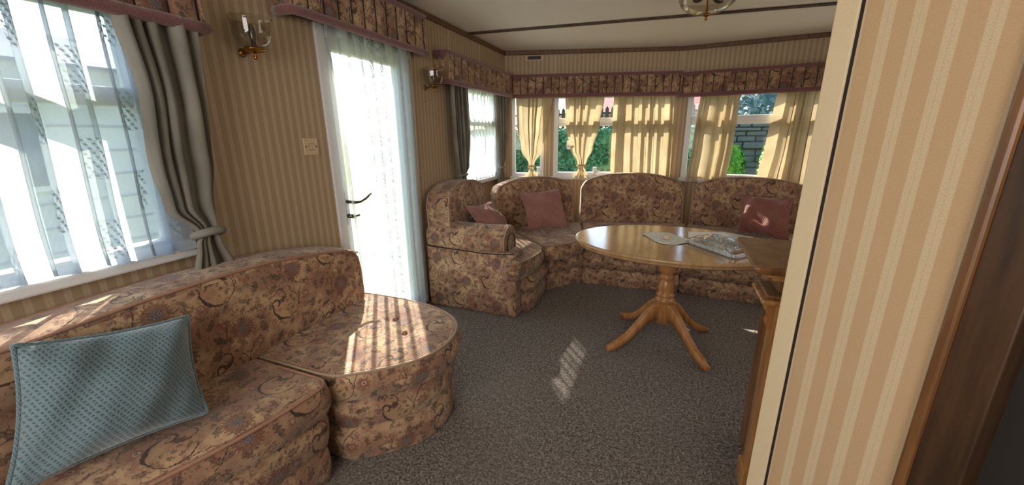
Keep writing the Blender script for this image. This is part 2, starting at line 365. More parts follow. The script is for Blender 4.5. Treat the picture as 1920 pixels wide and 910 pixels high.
# ------------------------------------------------------------------ helpers: meshes
class MB:
    def __init__(s): s.v = []; s.f = []; s.uv = []; s.smooth = []; s.hem = None
    def vert(s, p): s.v.append(tuple(p)); return len(s.v) - 1
    def face(s, idx, uvs=None, sm=True):
        s.f.append(tuple(idx)); s.uv.append(uvs); s.smooth.append(sm)
    def box(s, lo, hi, X=None):
        """axis box, optional 4x4 frame; uv in metres"""
        i0 = len(s.v)
        P = [(x, y, z) for x in (lo[0], hi[0]) for y in (lo[1], hi[1]) for z in (lo[2], hi[2])]
        for p in P: s.v.append(tuple(X @ Vector(p)) if X is not None else p)
        for q in ((0, 1, 3, 2), (4, 6, 7, 5), (0, 4, 5, 1), (2, 3, 7, 6), (0, 2, 6, 4), (1, 5, 7, 3)):
            pts = [P[k] for k in q]
            ex = [max(p[a] for p in pts) - min(p[a] for p in pts) for a in range(3)]
            ax = ex.index(min(ex)); o = [a for a in range(3) if a != ax]
            s.face([i0 + k for k in q], [(p[o[0]], p[o[1]]) for p in pts], False)
    def bevbox(s, lo, hi, b, X=None):
        """box with chamfered vertical+horizontal edges through bmesh"""
        bm = bmesh.new(); bmesh.ops.create_cube(bm, size=1)
        c = [(a + d) / 2 for a, d in zip(lo, hi)]; e = [d - a for a, d in zip(lo, hi)]
        for v in bm.verts: v.co = Vector((c[k] + v.co[k] * e[k] for k in range(3)))
        bmesh.ops.bevel(bm, geom=bm.edges[:], offset=b, segments=2, profile=0.5, affect='EDGES')
        s.from_bm(bm, X)
    def from_bm(s, bm, X=None, sm=False):
        i0 = len(s.v)
        bm.verts.ensure_lookup_table(); bm.normal_update()
        for v in bm.verts: s.v.append(tuple(X @ v.co) if X is not None else tuple(v.co))
        for f in bm.faces:
            n = f.normal; a = max(range(3), key=lambda k: abs(n[k])); o = [k for k in range(3) if k != a]
            s.face([i0 + v.index for v in f.verts], [(v.co[o[0]], v.co[o[1]]) for v in f.verts], sm)
        bm.free()
    def grid(s, P, U=None, closed=False, sm=True):
        """P[row][col]; uv U[row][col]"""
        i0 = len(s.v); R = len(P); Cn = len(P[0])
        for r in P:
            for p in r: s.v.append(tuple(p))
        for r in range(R - 1):
            for c in range(Cn - (0 if closed else 1)):
                c2 = (c + 1) % Cn
                idx = [i0 + r * Cn + c, i0 + r * Cn + c2, i0 + (r + 1) * Cn + c2, i0 + (r + 1) * Cn + c]
                uv = None
                if U is not None:
                    cu = c + 1
                    uv = [U[r][c], U[r][cu], U[r + 1][cu], U[r + 1][c]]
                s.face(idx, uv, sm)
        return i0
    def cap(s, ring, uvs, flip=False):
        idx = [s.vert(p) for p in ring]
        if flip: idx = idx[::-1]; uvs = uvs[::-1]
        s.face(idx, uvs, False)
    def tube(s, pts, r, n=8, closed=False, uvk=1.0, cap=True):
        pts = [Vector(p) for p in pts]; N = len(pts)
        rs = r if isinstance(r, (list, tuple)) else [r] * N
        rings = []; prev = None
        for i, p in enumerate(pts):
            if closed: t = pts[(i + 1) % N] - pts[i - 1]
            else: t = pts[min(i + 1, N - 1)] - pts[max(i - 1, 0)]
            t.normalize()
            if prev is None:
                a = Vector((0, 0, 1)) if abs(t.z) < 0.9 else Vector((1, 0, 0)); nx = a.cross(t).normalized()
            else:
                nx = (prev - t * prev.dot(t)).normalized()
            prev = nx; ny = t.cross(nx)
            rings.append([p + (nx * cos(2 * pi * k / n) + ny * sin(2 * pi * k / n)) * rs[i] for k in range(n)])
        L = [0]
        for i in range(1, N + 1): L.append(L[-1] + (pts[i % N] - pts[i - 1]).length)
        i0 = len(s.v)
        for rg in rings:
            for p in rg: s.v.append(tuple(p))
        for i in range(N if closed else N - 1):
            j = (i + 1) % N
            for k in range(n):
                k2 = (k + 1) % n
                ua, ub = L[i] * uvk, L[i + 1] * uvk
                s.face([i0 + i * n + k, i0 + i * n + k2, i0 + j * n + k2, i0 + j * n + k],
                       [(ua, k / n * .1), (ua, (k + 1) / n * .1), (ub, (k + 1) / n * .1), (ub, k / n * .1)])
        if cap and not closed:
            for i, fl in ((0, True), (N - 1, False)):
                idx = [i0 + i * n + k for k in range(n)]
                s.face(idx[::-1] if fl else idx, [(0, 0)] * n, True)
    def lathe(s, prof, cx, cy, n=40, a0=0.0, a1=2 * pi, X=None):
        rows = []; U = []
        full = abs(a1 - a0 - 2 * pi) < 1e-6
        cnt = n if full else n + 1
        for (r, z) in prof:
            row = []
            for k in range(cnt):
                a = a0 + (a1 - a0) * k / n
                p = Vector((cx + r * cos(a), cy + r * sin(a), z))
                row.append(X @ p if X is not None else p)
            rows.append(row); U.append([(k / n, z) for k in range(cnt + 1)])
        s.grid(rows, U, closed=full)
    def build(s, name, mat, parent=None, kind=None):
        me = bpy.data.meshes.new(name); me.from_pydata(s.v, [], s.f); me.update()
        ul = me.uv_layers.new(name='UVMap')
        li = 0; flat = []
        for f, uv in zip(s.f, s.uv):
            for k in range(len(f)):
                q = uv[k] if uv else (s.v[f[k]][0], s.v[f[k]][2]); flat += [q[0], q[1]]
        ul.data.foreach_set('uv', flat)
        me.polygons.foreach_set('use_smooth', s.smooth)
        if s.hem is not None:
            ca = me.color_attributes.new(name='hem', type='FLOAT_COLOR', domain='POINT')
            ca.data.foreach_set('color', [q for h in s.hem for q in (h, h, h, 1.0)])
        me.materials.append(mat)
        o = bpy.data.objects.new(name, me); col.objects.link(o)
        if parent is not None: o.parent = parent
        if kind: o['kind'] = kind
        return o

def frame(O, ux, uy, uz):
    ux, uy, uz = Vector(ux).normalized(), Vector(uy).normalized(), Vector(uz).normalized()
    m = Matrix.Identity(4)
    for k, a in enumerate((ux, uy, uz)):
        for j in range(3): m[j][k] = a[j]
    for j in range(3): m[j][3] = O[j]
    return m
def thing(name, label, cat, group=None, loc=(0, 0, 0)):
    o = bpy.data.objects.new(name, None); col.objects.link(o); o.empty_display_size = 0.1
    o['label'] = label; o['category'] = cat
    if group: o['group'] = group
    return o
def tag(o, label, cat, group=None):
    o['label'] = label; o['category'] = cat
    if group: o['group'] = group
    return o
def struct(name):
    o = bpy.data.objects.new(name, None); col.objects.link(o); o['kind'] = 'structure'; return o

def resample(pts, n, closed=True):
    P = [Vector((p[0], p[1])) for p in pts]
    if closed: P.append(P[0])
    L = [0]
    for a, b_ in zip(P, P[1:]): L.append(L[-1] + (b_ - a).length)
    out = []; j = 0
    tot = L[-1]; cnt = n if closed else n - 1
    for i in range(n):
        t = tot * i / cnt
        while j < len(L) - 2 and L[j + 1] < t: j += 1
        k = (t - L[j]) / max(1e-9, L[j + 1] - L[j]); out.append(P[j].lerp(P[j + 1], min(1, k)))
    return out
def rounded(pts, radii, seg=7):
    """closed polygon with rounded corners"""
    out = []; N = len(pts)
    for i, p in enumerate(pts):
        r = radii[i] if isinstance(radii, (list, tuple)) else radii
        p = Vector(p); a = (Vector(pts[i - 1]) - p); c = (Vector(pts[(i + 1) % N]) - p)
        if r <= 0: out.append(p); continue
        la, lc = a.length, c.length; a.normalize(); c.normalize()
        d = min(r, la * .48, lc * .48)
        s0, s1 = p + a * d, p + c * d
        for k in range(seg + 1):
            t = k / seg; out.append(s0.lerp(p, t).lerp(p.lerp(s1, t), t))
    return out
def offset(P, d):
    N = len(P); out = []
    for i in range(N):
        t = (P[(i + 1) % N] - P[i - 1])
        if t.length < 1e-9: out.append(P[i].copy()); continue
        t.normalize(); out.append(P[i] + Vector((t.y, -t.x)) * d)   # outward for CCW
    return out

def cushion(name, mat, parent, outline, h, X, bulge=0.012, er=0.03, crown=0.03, n=110, buttons=(), uvo=(0, 0), bottom=True,
            pipes=((1, 'pipingw'),), pr=0.0065, flatback=False, backcrown=0.0):
    """padded block: plan outline (CCW, metres) in the frame X, extruded h along local z, rounded edges, crowned top.
    pipes: 1 = top edge, 0 = bottom edge"""
    P = resample(outline, n)
    cen = sum(P, Vector((0, 0))) / len(P)
    per = [0]
    for i in range(n): per.append(per[-1] + (P[(i + 1) % n] - P[i]).length)
    prof = []   # (offset, z)
    for k in range(4):
        a = pi / 2 * k / 3; prof.append((-er + er * sin(a), er - er * cos(a)))
    for k in range(1, 6):
        t = k / 6; prof.append((bulge * sin(pi * t), er + (h - 2 * er) * t))
    for k in range(4):
        a = pi / 2 * k / 3; prof.append((-er + er * cos(a), h - er + er * sin(a)))
    rows = []; U = []; acc = 0; last = None
    for (o, z) in prof:
        q = offset(P, o)
        if last is not None: acc += sqrt((o - last[0]) ** 2 + (z - last[1]) ** 2)
        last = (o, z)
        rows.append([X @ Vector((p.x, p.y, z)) for p in q])
        U.append([(per[i] + uvo[0], acc + uvo[1]) for i in range(n + 1)])
    b = MB(); b.grid(rows, U, closed=True)
    def capside(o, z, cr, sgn):
        q = offset(P, o); K = 12; rr = []; uu = []
        for k in range(K + 1):
            s_ = 1 - k / K; row = []; ur = []
            s2 = max(s_, 0.004)
            for p in q:
                r = cen + (p - cen) * s2
                dz = cr * (1 - s2 ** 3) ** 1.0
                for (bx, by) in buttons:
                    d2 = (r.x - bx) ** 2 + (r.y - by) ** 2
                    dz -= 0.016 * exp(-d2 / 0.0016) + 0.008 * exp(-d2 / 0.008) if sgn > 0 else 0
                row.append(X @ Vector((r.x, r.y, z + sgn * dz))); ur.append((r.x + uvo[0], r.y + uvo[1]))
            ur.append(ur[0]); rr.append(row); uu.append(ur)
        if sgn < 0: rr = rr[::-1]; uu = uu[::-1]
        b.grid(rr, uu, closed=True)
    capside(prof[-1][0], prof[-1][1], crown, 1)
    capside(prof[0][0], prof[0][1], backcrown, -1)
    ob = b.build(name, mat, parent)
    for (which, mn_) in pipes:
        o, z = (-er * 0.25, h - er * 0.25) if which == 1 else (-er * 0.25, er * 0.25)
        t = MB(); t.tube([X @ Vector((p.x, p.y, z)) for p in offset(P, o)], pr, 7, closed=True); t.build('piping', M[mn_], ob)
    for (bx, by) in buttons:
        t = MB(); z = h + crown * 0.9 - 0.016
        t.lathe([(0.0005, z + .012), (.008, z + .010), (.013, z + .004), (.0135, z - .004)], bx, by, 14, X=X); t.build('button', M['button'], ob)
    return ob

def smooth1(t): t = max(0, min(1, t)); return t * t * (3 - 2 * t)
def interp(tab, z):
    """tab sorted by descending z: (z, a, b)"""
    if z >= tab[0][0]: return tab[0][1:]
    for p, q in zip(tab, tab[1:]):
        if z >= q[0]:
            t = smooth1((p[0] - z) / (p[0] - q[0])); return tuple(a + (c - a) * t for a, c in zip(p[1:], q[1:]))
    return tab[-1][1:]
def curtain(name, O, d, nrm, tab, folds, amp, mat, parent=None, off=0.0, nz=60, nu=None, full=None, seed=0, wav=0.0, hem=False, kick=0.0, pinch=None):
    """hanging cloth: tab rows (z, uL, uR[, depth]); folds run down it; the cloth keeps its width while the gather changes"""
    rnd = random.Random(seed); nu = nu or folds * 12
    ph = [rnd.uniform(0, 2 * pi) for _ in range(5)]; wob = [rnd.uniform(.6, 1.3) for _ in range(folds + 3)]
    zt, zb = tab[0][0], tab[-1][0]
    full = full or abs(tab[0][2] - tab[0][1]) * 1.7
    P = []; U = []; H = []
    wmax = max(r[2] - r[1] for r in tab)
    for j in range(nz + 1):
        z = zt + (zb - zt) * j / nz
        r = interp(tab, z); uL, uR = r[0], r[1]; dep = r[2] if len(r) > 2 else 0.0
        g = (uR - uL) / wmax; am = amp * (0.45 + 0.55 * g)
        row = []; ur = []
        for i in range(nu + 1):
            s_ = i / nu
            a = folds * s_ + 0.25 * sin(2 * pi * s_ * 1.3 + ph[0]) + wav * sin(3.0 * (zt - z) + ph[1] + 4 * s_)
            wv = wob[int(max(0, a)) % len(wob)] * (1 - (a % 1)) + wob[(int(max(0, a)) + 1) % len(wob)] * (a % 1)
            c = cos(2 * pi * a)
            dd = am * wv * (c + 0.18 * cos(4 * pi * a + ph[2])) + am * 0.25 * sin(2.2 * (zt - z) * (1 + s_) + ph[3])
            us = uL + (uR - uL) * (s_ + 0.16 / folds * sin(4 * pi * a + ph[4]))
            zz = z + (kick * am * c if j == nz else 0) - (0.012 * sin(pi * s_ * 2 + ph[0]) if j == nz and hem else 0)
            p = Vector(O) + Vector(d) * us + Vector(nrm) * (off + dep + dd); p.z = zz
            row.append(p); ur.append((s_ * full, z))
            H.append(1.0 if (hem and (j >= nz - 2)) or (hem and j <= 2) else 0.0)
        P.append(row); U.append(ur)
    b = MB(); b.grid(P, U)
    if hem: b.hem = H
    ob = b.build(name, mat, parent)
    return ob

# ------------------------------------------------------------------ room geometry
XW = -1.734; ZC = 2.165
P0 = Vector((-1.734, 4.130)); P2 = Vector((0.023, 4.661)); dC = Vector((1.222, -0.090)).normalized()
P4 = P2 + dC * ((2.10 - P2.x) / dC.x)
dAB = (P2 - P0).normalized(); nAB = Vector((dAB.y, -dAB.x)); nC = Vector((dC.y, -dC.x))      # into the room
LAB = (P2 - P0).length; LC = (P4 - P2).length
YR = -1.9; XR = 2.10
def wallframe(kind):
    """local (u along, z up via y, n into the room)"""
    if kind == 'left': return frame((XW, 0, 0), (0, 1, 0), (0, 0, 1), (1, 0, 0))
    if kind == 'ab': return frame((P0.x, P0.y, 0), (dAB.x, dAB.y, 0), (0, 0, 1), (nAB.x, nAB.y, 0))
    if kind == 'c': return frame((P2.x, P2.y, 0), (dC.x, dC.y, 0), (0, 0, 1), (nC.x, nC.y, 0))
FL, FA, FC = wallframe('left'), wallframe('ab'), wallframe('c')

def wall(name, X, u0, u1, z0, z1, holes, th=0.07, mat=None):
    us = sorted({u0, u1, *[h[0] for h in holes], *[h[1] for h in holes]}); zs = sorted({z0, z1, *[h[2] for h in holes], *[h[3] for h in holes]})
    b = MB(); vid = {}
    def V(i, j, k):
        if (i, j, k) not in vid: vid[(i, j, k)] = b.vert(X @ Vector((us[i], zs[j], -th * k)))
        return vid[(i, j, k)]
    def solid(i, j):
        if i < 0 or j < 0 or i >= len(us) - 1 or j >= len(zs) - 1: return False
        cu, cz = (us[i] + us[i + 1]) / 2, (zs[j] + zs[j + 1]) / 2
        return not any(h[0] < cu < h[1] and h[2] < cz < h[3] for h in holes)
    for i in range(len(us) - 1):
        for j in range(len(zs) - 1):
            if not solid(i, j): continue
            q = [(i, j), (i + 1, j), (i + 1, j + 1), (i, j + 1)]; uv = [(us[a], zs[c]) for a, c in q]
            b.face([V(a, c, 0) for a, c in q], uv, False); b.face([V(a, c, 1) for a, c in q][::-1], uv[::-1], False)
            for (di, dj, e) in ((-1, 0, (3, 0)), (1, 0, (1, 2)), (0, -1, (0, 1)), (0, 1, (2, 3))):
                if not solid(i + di, j + dj):
                    a, c = q[e[0]], q[e[1]]
                    b.face([V(*a, 0), V(*a, 1), V(*c, 1), V(*c, 0)], [(0, 0), (th, 0), (th, .1), (0, .1)], False)
    return b.build(name, mat or M['paper'], None, 'structure')

wl = wall('wall_left', FL, YR, P0.y + .02, 0, ZC, [(-0.95, 0.875, 0.895, 1.74), (1.66, 2.395, 0.0, 1.84), (3.09, 3.90, 0.895, 1.74)])
wab = wall('wall_back_left', FA, -0.02, LAB, 0, ZC, [(0.07, 0.43, 0.86, 1.74), (0.535, 1.80, 0.86, 1.74)])
wc = wall('wall_back_right', FC, 0.0, LC + .05, 0, ZC, [(0.09, 1.80, 0.845, 1.74)])
b = MB(); b.box((XR, YR, 0), (XR + .07, P4.y + .05, ZC)); b.build('wall_right', M['paper'], None, 'structure')
b = MB(); b.box((XW - .07, YR - .07, 0), (XR + .07, YR, ZC)); b.build('wall_rear', M['paper'], None, 'structure')
# floor and ceiling follow the bay
def slab(name, z0, z1, mat):
    pts = [(XW - .07, YR - .07), (XR + .07, YR - .07), (XR + .07, P4.y + .08), (P2.x, P2.y + .085), (XW - .07, P0.y + .06)]
    b = MB(); lo = [b.vert((*p, z0)) for p in pts]; hi = [b.vert((*p, z1)) for p in pts]
    b.face(hi, pts, False); b.face(lo[::-1], pts[::-1], False)
    for i in range(5):
        j = (i + 1) % 5; b.face([lo[i], lo[j], hi[j], hi[i]], [(0, 0), (1, 0), (1, .1), (0, .1)], False)
    return b.build(name, mat, None, 'structure')
slab('floor', -0.05, 0.0, M['carpet'])
slab('ceiling', ZC, ZC + .06, M['ceil'])
# cornice strips (brown), ceiling joint strips
def strip(name, X, u0, u1, z0, z1, d, mat):
    b = MB(); b.bevbox((u0, z0, 0.0), (u1, z1, d), 0.004, X); return b.build(name, mat, None, 'structure')
strip('trim_1', FL, YR, P0.y, 2.125, 2.163, 0.022, M['trimwood'])
strip('trim_2', FA, 0.0, LAB, 2.125, 2.163, 0.022, M['trimwood'])
strip('trim_3', FC, 0.0, LC, 2.125, 2.163, 0.022, M['trimwood'])
for k, (ya, yb) in enumerate(((3.29, 3.735), (1.35, 1.795), (-0.6, -0.155))):
    a = Vector((XW, ya, ZC)); e = Vector((XR, yb, ZC)); X = frame(a, e - a, (0, 0, -1), (e - a).cross(Vector((0, 0, -1))))
    b = MB(); b.bevbox((0, 0, -.016), ((e - a).length, .016, .016), 0.004, X); b.build('trim_%d' % (4 + k), M['walnut'], None, 'structure')
# wallpaper panel joint strips
for k, (X, u) in enumerate(((FL, 2.98), (FL, 3.53), (FL, -0.2), (FA, 0.505), (FA, 0.545), (FA, 1.836))):
    b = MB(); b.bevbox((u - .004, 1.93 if X is not FL else 1.93, 0), (u + .004, 2.125, .003), .001, X); b.build('trim_%d' % (7 + k), M['vinyl'], None, 'structure')
# skirting along the left wall
for k, (u0, u1) in enumerate(((YR, 1.64), (2.41, P0.y))):
    b = MB(); b.bevbox((u0, 0.0, 0), (u1, .05, .012), .003, FL); b.build('baseboard_left' if k == 0 else 'baseboard_left_far', M['trimwood'], None, 'structure')

# ------------------------------------------------------------------ windows
def bar(b, X, u0, u1, z0, z1, n0, n1, bev=0.006): b.bevbox((u0, z0, n0), (u1, z1, n1), bev, X)
def window(name, X, u0, u1, z0, z1, mull=(), trans=(1.40, 1.485), fw=0.045, sill=True):
    w = struct(name)
    b = MB()
    bar(b, X, u0, u0 + fw, z0, z1, -.065, .006); b.build('window_frame', M['upvc'], w)
    b = MB(); bar(b, X, u1 - fw, u1, z0, z1, -.065, .006); b.build('window_frame', M['upvc'], w)
    b = MB(); bar(b, X, u0 + fw, u1 - fw, z0, z0 + fw * .9, -.063, .004); b.build('window_frame', M['upvc'], w)
    b = MB(); bar(b, X, u0 + fw, u1 - fw, z1 - fw, z1, -.063, .004); b.build('window_frame', M['upvc'], w)
    cuts = [u0 + fw, *mull, u1 - fw]
    for m_ in mull:
        b = MB(); bar(b, X, m_ - .03, m_ + .03, z0 + fw * .9, z1 - fw, -.062, .0); b.build('mullion', M['upvc'], w)
    for i, (a, c) in enumerate(zip(cuts, cuts[1:])):
        a2 = a + (.03 if i else 0); c2 = c - (.03 if i < len(cuts) - 2 else 0)
        rows = [(z0 + fw * .9, z1 - fw)]
        if trans:
            b = MB(); bar(b, X, a2, c2, trans[0], trans[1], -.060, -.004); b.build('transom', M['upvc'], w)
            b = MB(); bar(b, X, a2, c2, trans[0] + .028, trans[0] + .04, -.004, .002, .002); b.build('glazing_bead', M['upvc'], w)
            rows = [(z0 + fw * .9, trans[0]), (trans[1], z1 - fw)]
        for (r0, r1) in rows:
            b = MB(); b.box((a2, r0, -.036), (c2, r1, -.032), X); b.build('pane', M['glass'], w)
    if sill:
        b = MB(); bar(b, X, u0 - .02, u1 + .02, z0 - .035, z0 + .004, -.0, .045, .008); b.build('window_sill', M['upvc'], w)
    return w
window('window_1', FL, -0.95, 0.875, 0.895, 1.74, mull=(-0.05,), trans=(1.41, 1.47))
window('window_2', FL, 3.09, 3.90, 0.895, 1.74)
wA = window('window_3', FA, 0.07, 0.43, 0.86, 1.74, trans=None, fw=0.04)
wB = window('window_4', FA, 0.535, 1.80, 0.86, 1.74, mull=(1.22,), fw=0.05)
wC = window('window_5', FC, 0.09, 1.80, 0.845, 1.74, mull=(1.0,), fw=0.055)
for (w_, X, u, z) in ((wB, FA, 0.70, 1.20), (wB, FA, 1.00, 0.915), (wA, FA, 0.37, 0.92)):   # white stay and catch
    b = MB(); b.bevbox((u - .02, z - .045, .0), (u + .02, z + .045, .02), .005, X)
    b.bevbox((u - .008, z - .01, .02), (u + .05, z + .006, .032), .004, X); b.build('window_catch', M['upvc'], w_)

# ------------------------------------------------------------------ door
D = struct('door_1')
b = MB(); bar(b, FL, 1.64, 1.70, 0.0, 1.87, -.07, .012); b.build('door_frame', M['upvc'], D)
b = MB(); bar(b, FL, 2.355, 2.415, 0.0, 1.87, -.07, .012); b.build('door_frame', M['upvc'], D)
b = MB(); bar(b, FL, 1.70, 2.355, 1.81, 1.87, -.07, .010); b.build('door_frame', M['upvc'], D)
for (a, c, z0, z1) in ((1.70, 1.755, 0.0, 1.81), (2.30, 2.355, 0.0, 1.81), (1.755, 2.30, 1.755, 1.81), (1.755, 2.30, 0.0, 0.10)):
    b = MB(); bar(b, FL, a, c, z0, z1, -.062, -.012); b.build('door_stile', M['upvc'], D)
b = MB(); b.box((1.755, .10, -.04), (2.30, 1.755, -.034), FL); b.build('pane', M['glass'], D)
b = MB(); b.bevbox((1.713, .80, -.012), (1.742, 1.0, -.002), .004, FL); hp = b.build('handle_plate', M['upvc'], D)
b = MB(); b.tube([FL @ Vector(p) for p in ((1.728, .940, -.004), (1.728, .940, .045), (1.735, .938, .056), (1.765, .937, .060), (1.81, .950, .062), (1.858, .974, .062))], [.011, .010, .0095, .0085, .008, .0075], 10); b.build('door_handle', M['steel'], D)
b = MB(); b.tube([FL @ Vector(p) for p in ((1.728, .855, -.004), (1.728, .855, .03))], .014, 12)
b.bevbox((1.722, .848, .03), (1.775, .862, .042), .003, FL); b.build('lock_turn', M['steel'], D)

# ------------------------------------------------------------------ pelmets
def pelmet(label, X, u0, u1, z0, z1, nrm_d, npan, name='pelmet'):
    t = thing(name, label, 'pelmet', 'padded floral pelmets above the windows')
    b = MB(); b.bevbox((u0 + .012, z0 + .03, 0.0), (u1 - .012, z1 - .02, nrm_d - .012), .004, X); b.build('backing_board', M['dark'], t)
    pw = (u1 - u0 - .03) / npan; me = None
    for k in range(npan):
        ua = u0 + .015 + pw * k + .0035; ub = u0 + .015 + pw * (k + 1) - .0035
        Pm = []; Um = []
        for j in range(5):
            z = z0 + .03 + (z1 - z0 - .05) * j / 4; row = []; ur = []
            for i in range(7):
                s_ = i / 6; uu = ua + (ub - ua) * s_
                n_ = nrm_d - .012 + .013 * (1 - (2 * s_ - 1) ** 4)
                row.append(X @ Vector((uu, z, n_))); ur.append((uu, z))
            Pm.append(row); Um.append(ur)
        b = MB(); b.grid(Pm, Um); b.build('pleat_panel', M['floral_dark'], t)
    for (z, r, nm) in ((z0 + .018, .021, 'lower_trim'), (z1 - .010, .015, 'upper_trim')):
        b = MB(); rr = random.Random(int(u0 * 100) + int(z * 100)); N = max(8, int((u1 - u0) / .05))
        pts = [(u0, z, r + .001), (u0 - .002, z, nrm_d * .5), (u0 + .003, z, nrm_d - .004)] + [(u0 + (u1 - u0) * i / N, z + rr.uniform(-.0015, .0015), nrm_d) for i in range(1, N)] + [(u1 - .003, z, nrm_d - .004), (u1 + .002, z, nrm_d * .5), (u1, z, r + .001)]
        b.tube([X @ Vector(p) for p in pts], r, 10); b.build(nm, M['mauve'], t)
    for ue, s_ in ((u0, 1), (u1, -1)):
        b = MB(); b.bevbox((ue + (0 if s_ > 0 else -.012), z0 + .03, 0), (ue + (.012 if s_ > 0 else 0), z1 - .015, nrm_d), .004, X); b.build('end_panel', M['floral_dark'], t)
    return t
pelmet('floral pelmet cut by the left edge, above the big netted window', FL, -1.05, 1.045, 1.672, 1.915, .12, 22)
pelmet('floral pelmet with mauve trims above the white netted door', FL, 1.420, 2.475, 1.835, 2.085, .12, 11)
pelmet('short floral pelmet on the left wall right of the small lamp', FL, 2.735, 4.02, 1.69, 1.925, .12, 11)
pelmet('floral pelmet over the back windows left of the kink', FA, 0.075, LAB - .015, 1.69, 1.918, .10, 21)
pelmet('floral pelmet over the back windows right of the kink', FC, 0.015, LC - .1, 1.67, 1.905, .10, 21)

# ------------------------------------------------------------------ nets and curtains
def tie(parent, X, u, z, n_, ru, rn, mat, r=.012):
    b = MB(); b.tube([X @ Vector((u + ru * cos(a), z + .012 * sin(a), n_ + rn * sin(a))) for a in [2 * pi * k / 20 for k in range(20)]], r, 8, closed=True)
    b.build('tieback', mat, parent)
OL = (XW, 0, 0); dL = (0, 1, 0); nL = (1, 0, 0)
n1 = curtain('net_curtain', OL, dL, nL, [(1.70, -1.0, 0.90), (1.40, -1.0, 0.90), (0.905, -1.0, 0.868)], 17, .020, M['net'], off=.052, nz=70, nu=340, full=2.6, seed=3, wav=.10, hem=True, kick=.5)
tag(n1, 'sheer white net with dog-tooth blocks across the big left window', 'net curtain')
n2 = curtain('net_curtain', OL, dL, nL, [(1.87, 1.665, 2.40), (1.0, 1.695, 2.395), (0.03, 1.72, 2.405)], 7, .016, M['netdoor'], off=.040, nz=80, nu=200, full=1.05, seed=9, wav=.05, hem=True)
tag(n2, 'long white lace net with twig motifs covering the glazed door', 'net curtain')
b = MB(); b.tube([FL @ Vector(p) for p in ((1.66, 1.865, .015), (1.66, 1.865, .04), (2.41, 1.865, .04), (2.41, 1.865, .015))], .005, 8)
b.build('curtain_wire', M['upvc'], n2)
n3 = curtain('net_curtain', OL, dL, nL, [(1.72, 3.02, 3.88), (0.90, 3.05, 3.86)], 10, .012, M['netfar'], off=.025, nz=40, nu=150, full=1.2, seed=4, hem=True)
tag(n3, 'small bright white net in the far window of the left wall', 'net curtain')

def drape(label, O, d, n, X, tab, folds, amp, mat, off, seed, tz=None, name='curtain', tien=None, full=None, wav=.04, group=None):
    c = curtain(name, O, d, n, tab, folds, amp, mat, off=off, seed=seed, full=full, wav=wav, nz=70)
    tag(c, label, 'curtain', group)
    if tz is not None:
        r = interp(tab, tz); dep = r[2] if len(r) > 2 else 0
        tie(c, X, (r[0] + r[1]) / 2, tz, off + dep, (r[1] - r[0]) / 2 + .012, amp * .8 + .016, mat, .016 if 'knotted' in label else .010)
    return c
# big grey-green drape on window_1
drape('grey-green linen curtain knotted above the near sofa back', OL, dL, nL, FL,
      [(1.705, .770, 1.000), (1.45, .795, .995), (1.22, .780, .985), (1.06, .795, .960), (.965, .868, .952), (.945, .880, .945), (.92, .862, .955), (.80, .833, .995)],
      4, .024, M['linen'], .100, 27, tz=.950, full=.62, wav=.12)
drape('dark grey curtain gathered at the near side of the far left-wall window', OL, dL, nL, FL,
      [(1.705, 2.86, 3.12), (1.3, 2.865, 3.13), (1.05, 2.90, 3.10), (.97, 2.95, 3.04), (.86, 2.92, 3.07)], 5, .022, M['linen'], .07, 5, tz=.975)
drape('grey curtain tied back in the far left corner', OL, dL, nL, FL,
      [(1.705, 3.70, 4.03), (1.3, 3.74, 4.02), (1.05, 3.80, 3.97), (.98, 3.83, 3.91), (.94, 3.81, 3.93), (.80, 3.76, 3.97)], 5, .020, M['linen'], .06, 6, tz=.975)
OA = (P0.x, P0.y, 0); dA3 = (dAB.x, dAB.y, 0); nA3 = (nAB.x, nAB.y, 0)
OC = (P2.x, P2.y, 0); dC3 = (dC.x, dC.y, 0); nC3 = (nC.x, nC.y, 0)
drape('narrow sunlit-tan curtain tied in the slim corner window', OA, dA3, nA3, FA,
      [(1.70, .115, .50), (1.4, .135, .455), (1.15, .18, .40), (1.0, .262, .322), (.968, .270, .312), (.93, .262, .325), (.84, .205, .395)], 3, .022, M['gold'], .055, 7, tz=.968)
drape('sunlit-tan curtain tied to a point left of the hedge view', OA, dA3, nA3, FA,
      [(1.70, .645, 1.06), (1.4, .66, 1.02), (1.15, .715, .955), (1.02, .795, .900), (.975, .812, .878), (.93, .80, .892), (.84, .75, .940)], 4, .024, M['gold'], .055, 12, tz=.975)
drape('wide untied sunlit-gold curtain hanging straight at the middle window', OA, dA3, nA3, FA,
      [(1.70, 1.165, 1.775), (1.2, 1.17, 1.79), (.84, 1.175, 1.80)], 6, .026, M['gold'], .06, 8)
drape('sunlit brown-gold slanting curtain just right of the window kink', OC, dC3, nC3, FC,
      [(1.70, .215, .552), (1.2, .185, .545), (.82, .160, .525)], 4, .028, M['gold'], .06, 15)
drape('sunlit pale gold curtain beside the cream partition edge', OC, dC3, nC3, FC,
      [(1.70, .872, 1.27), (1.2, .845, 1.285), (.82, .812, 1.30)], 4, .028, M['gold'], .06, 16)

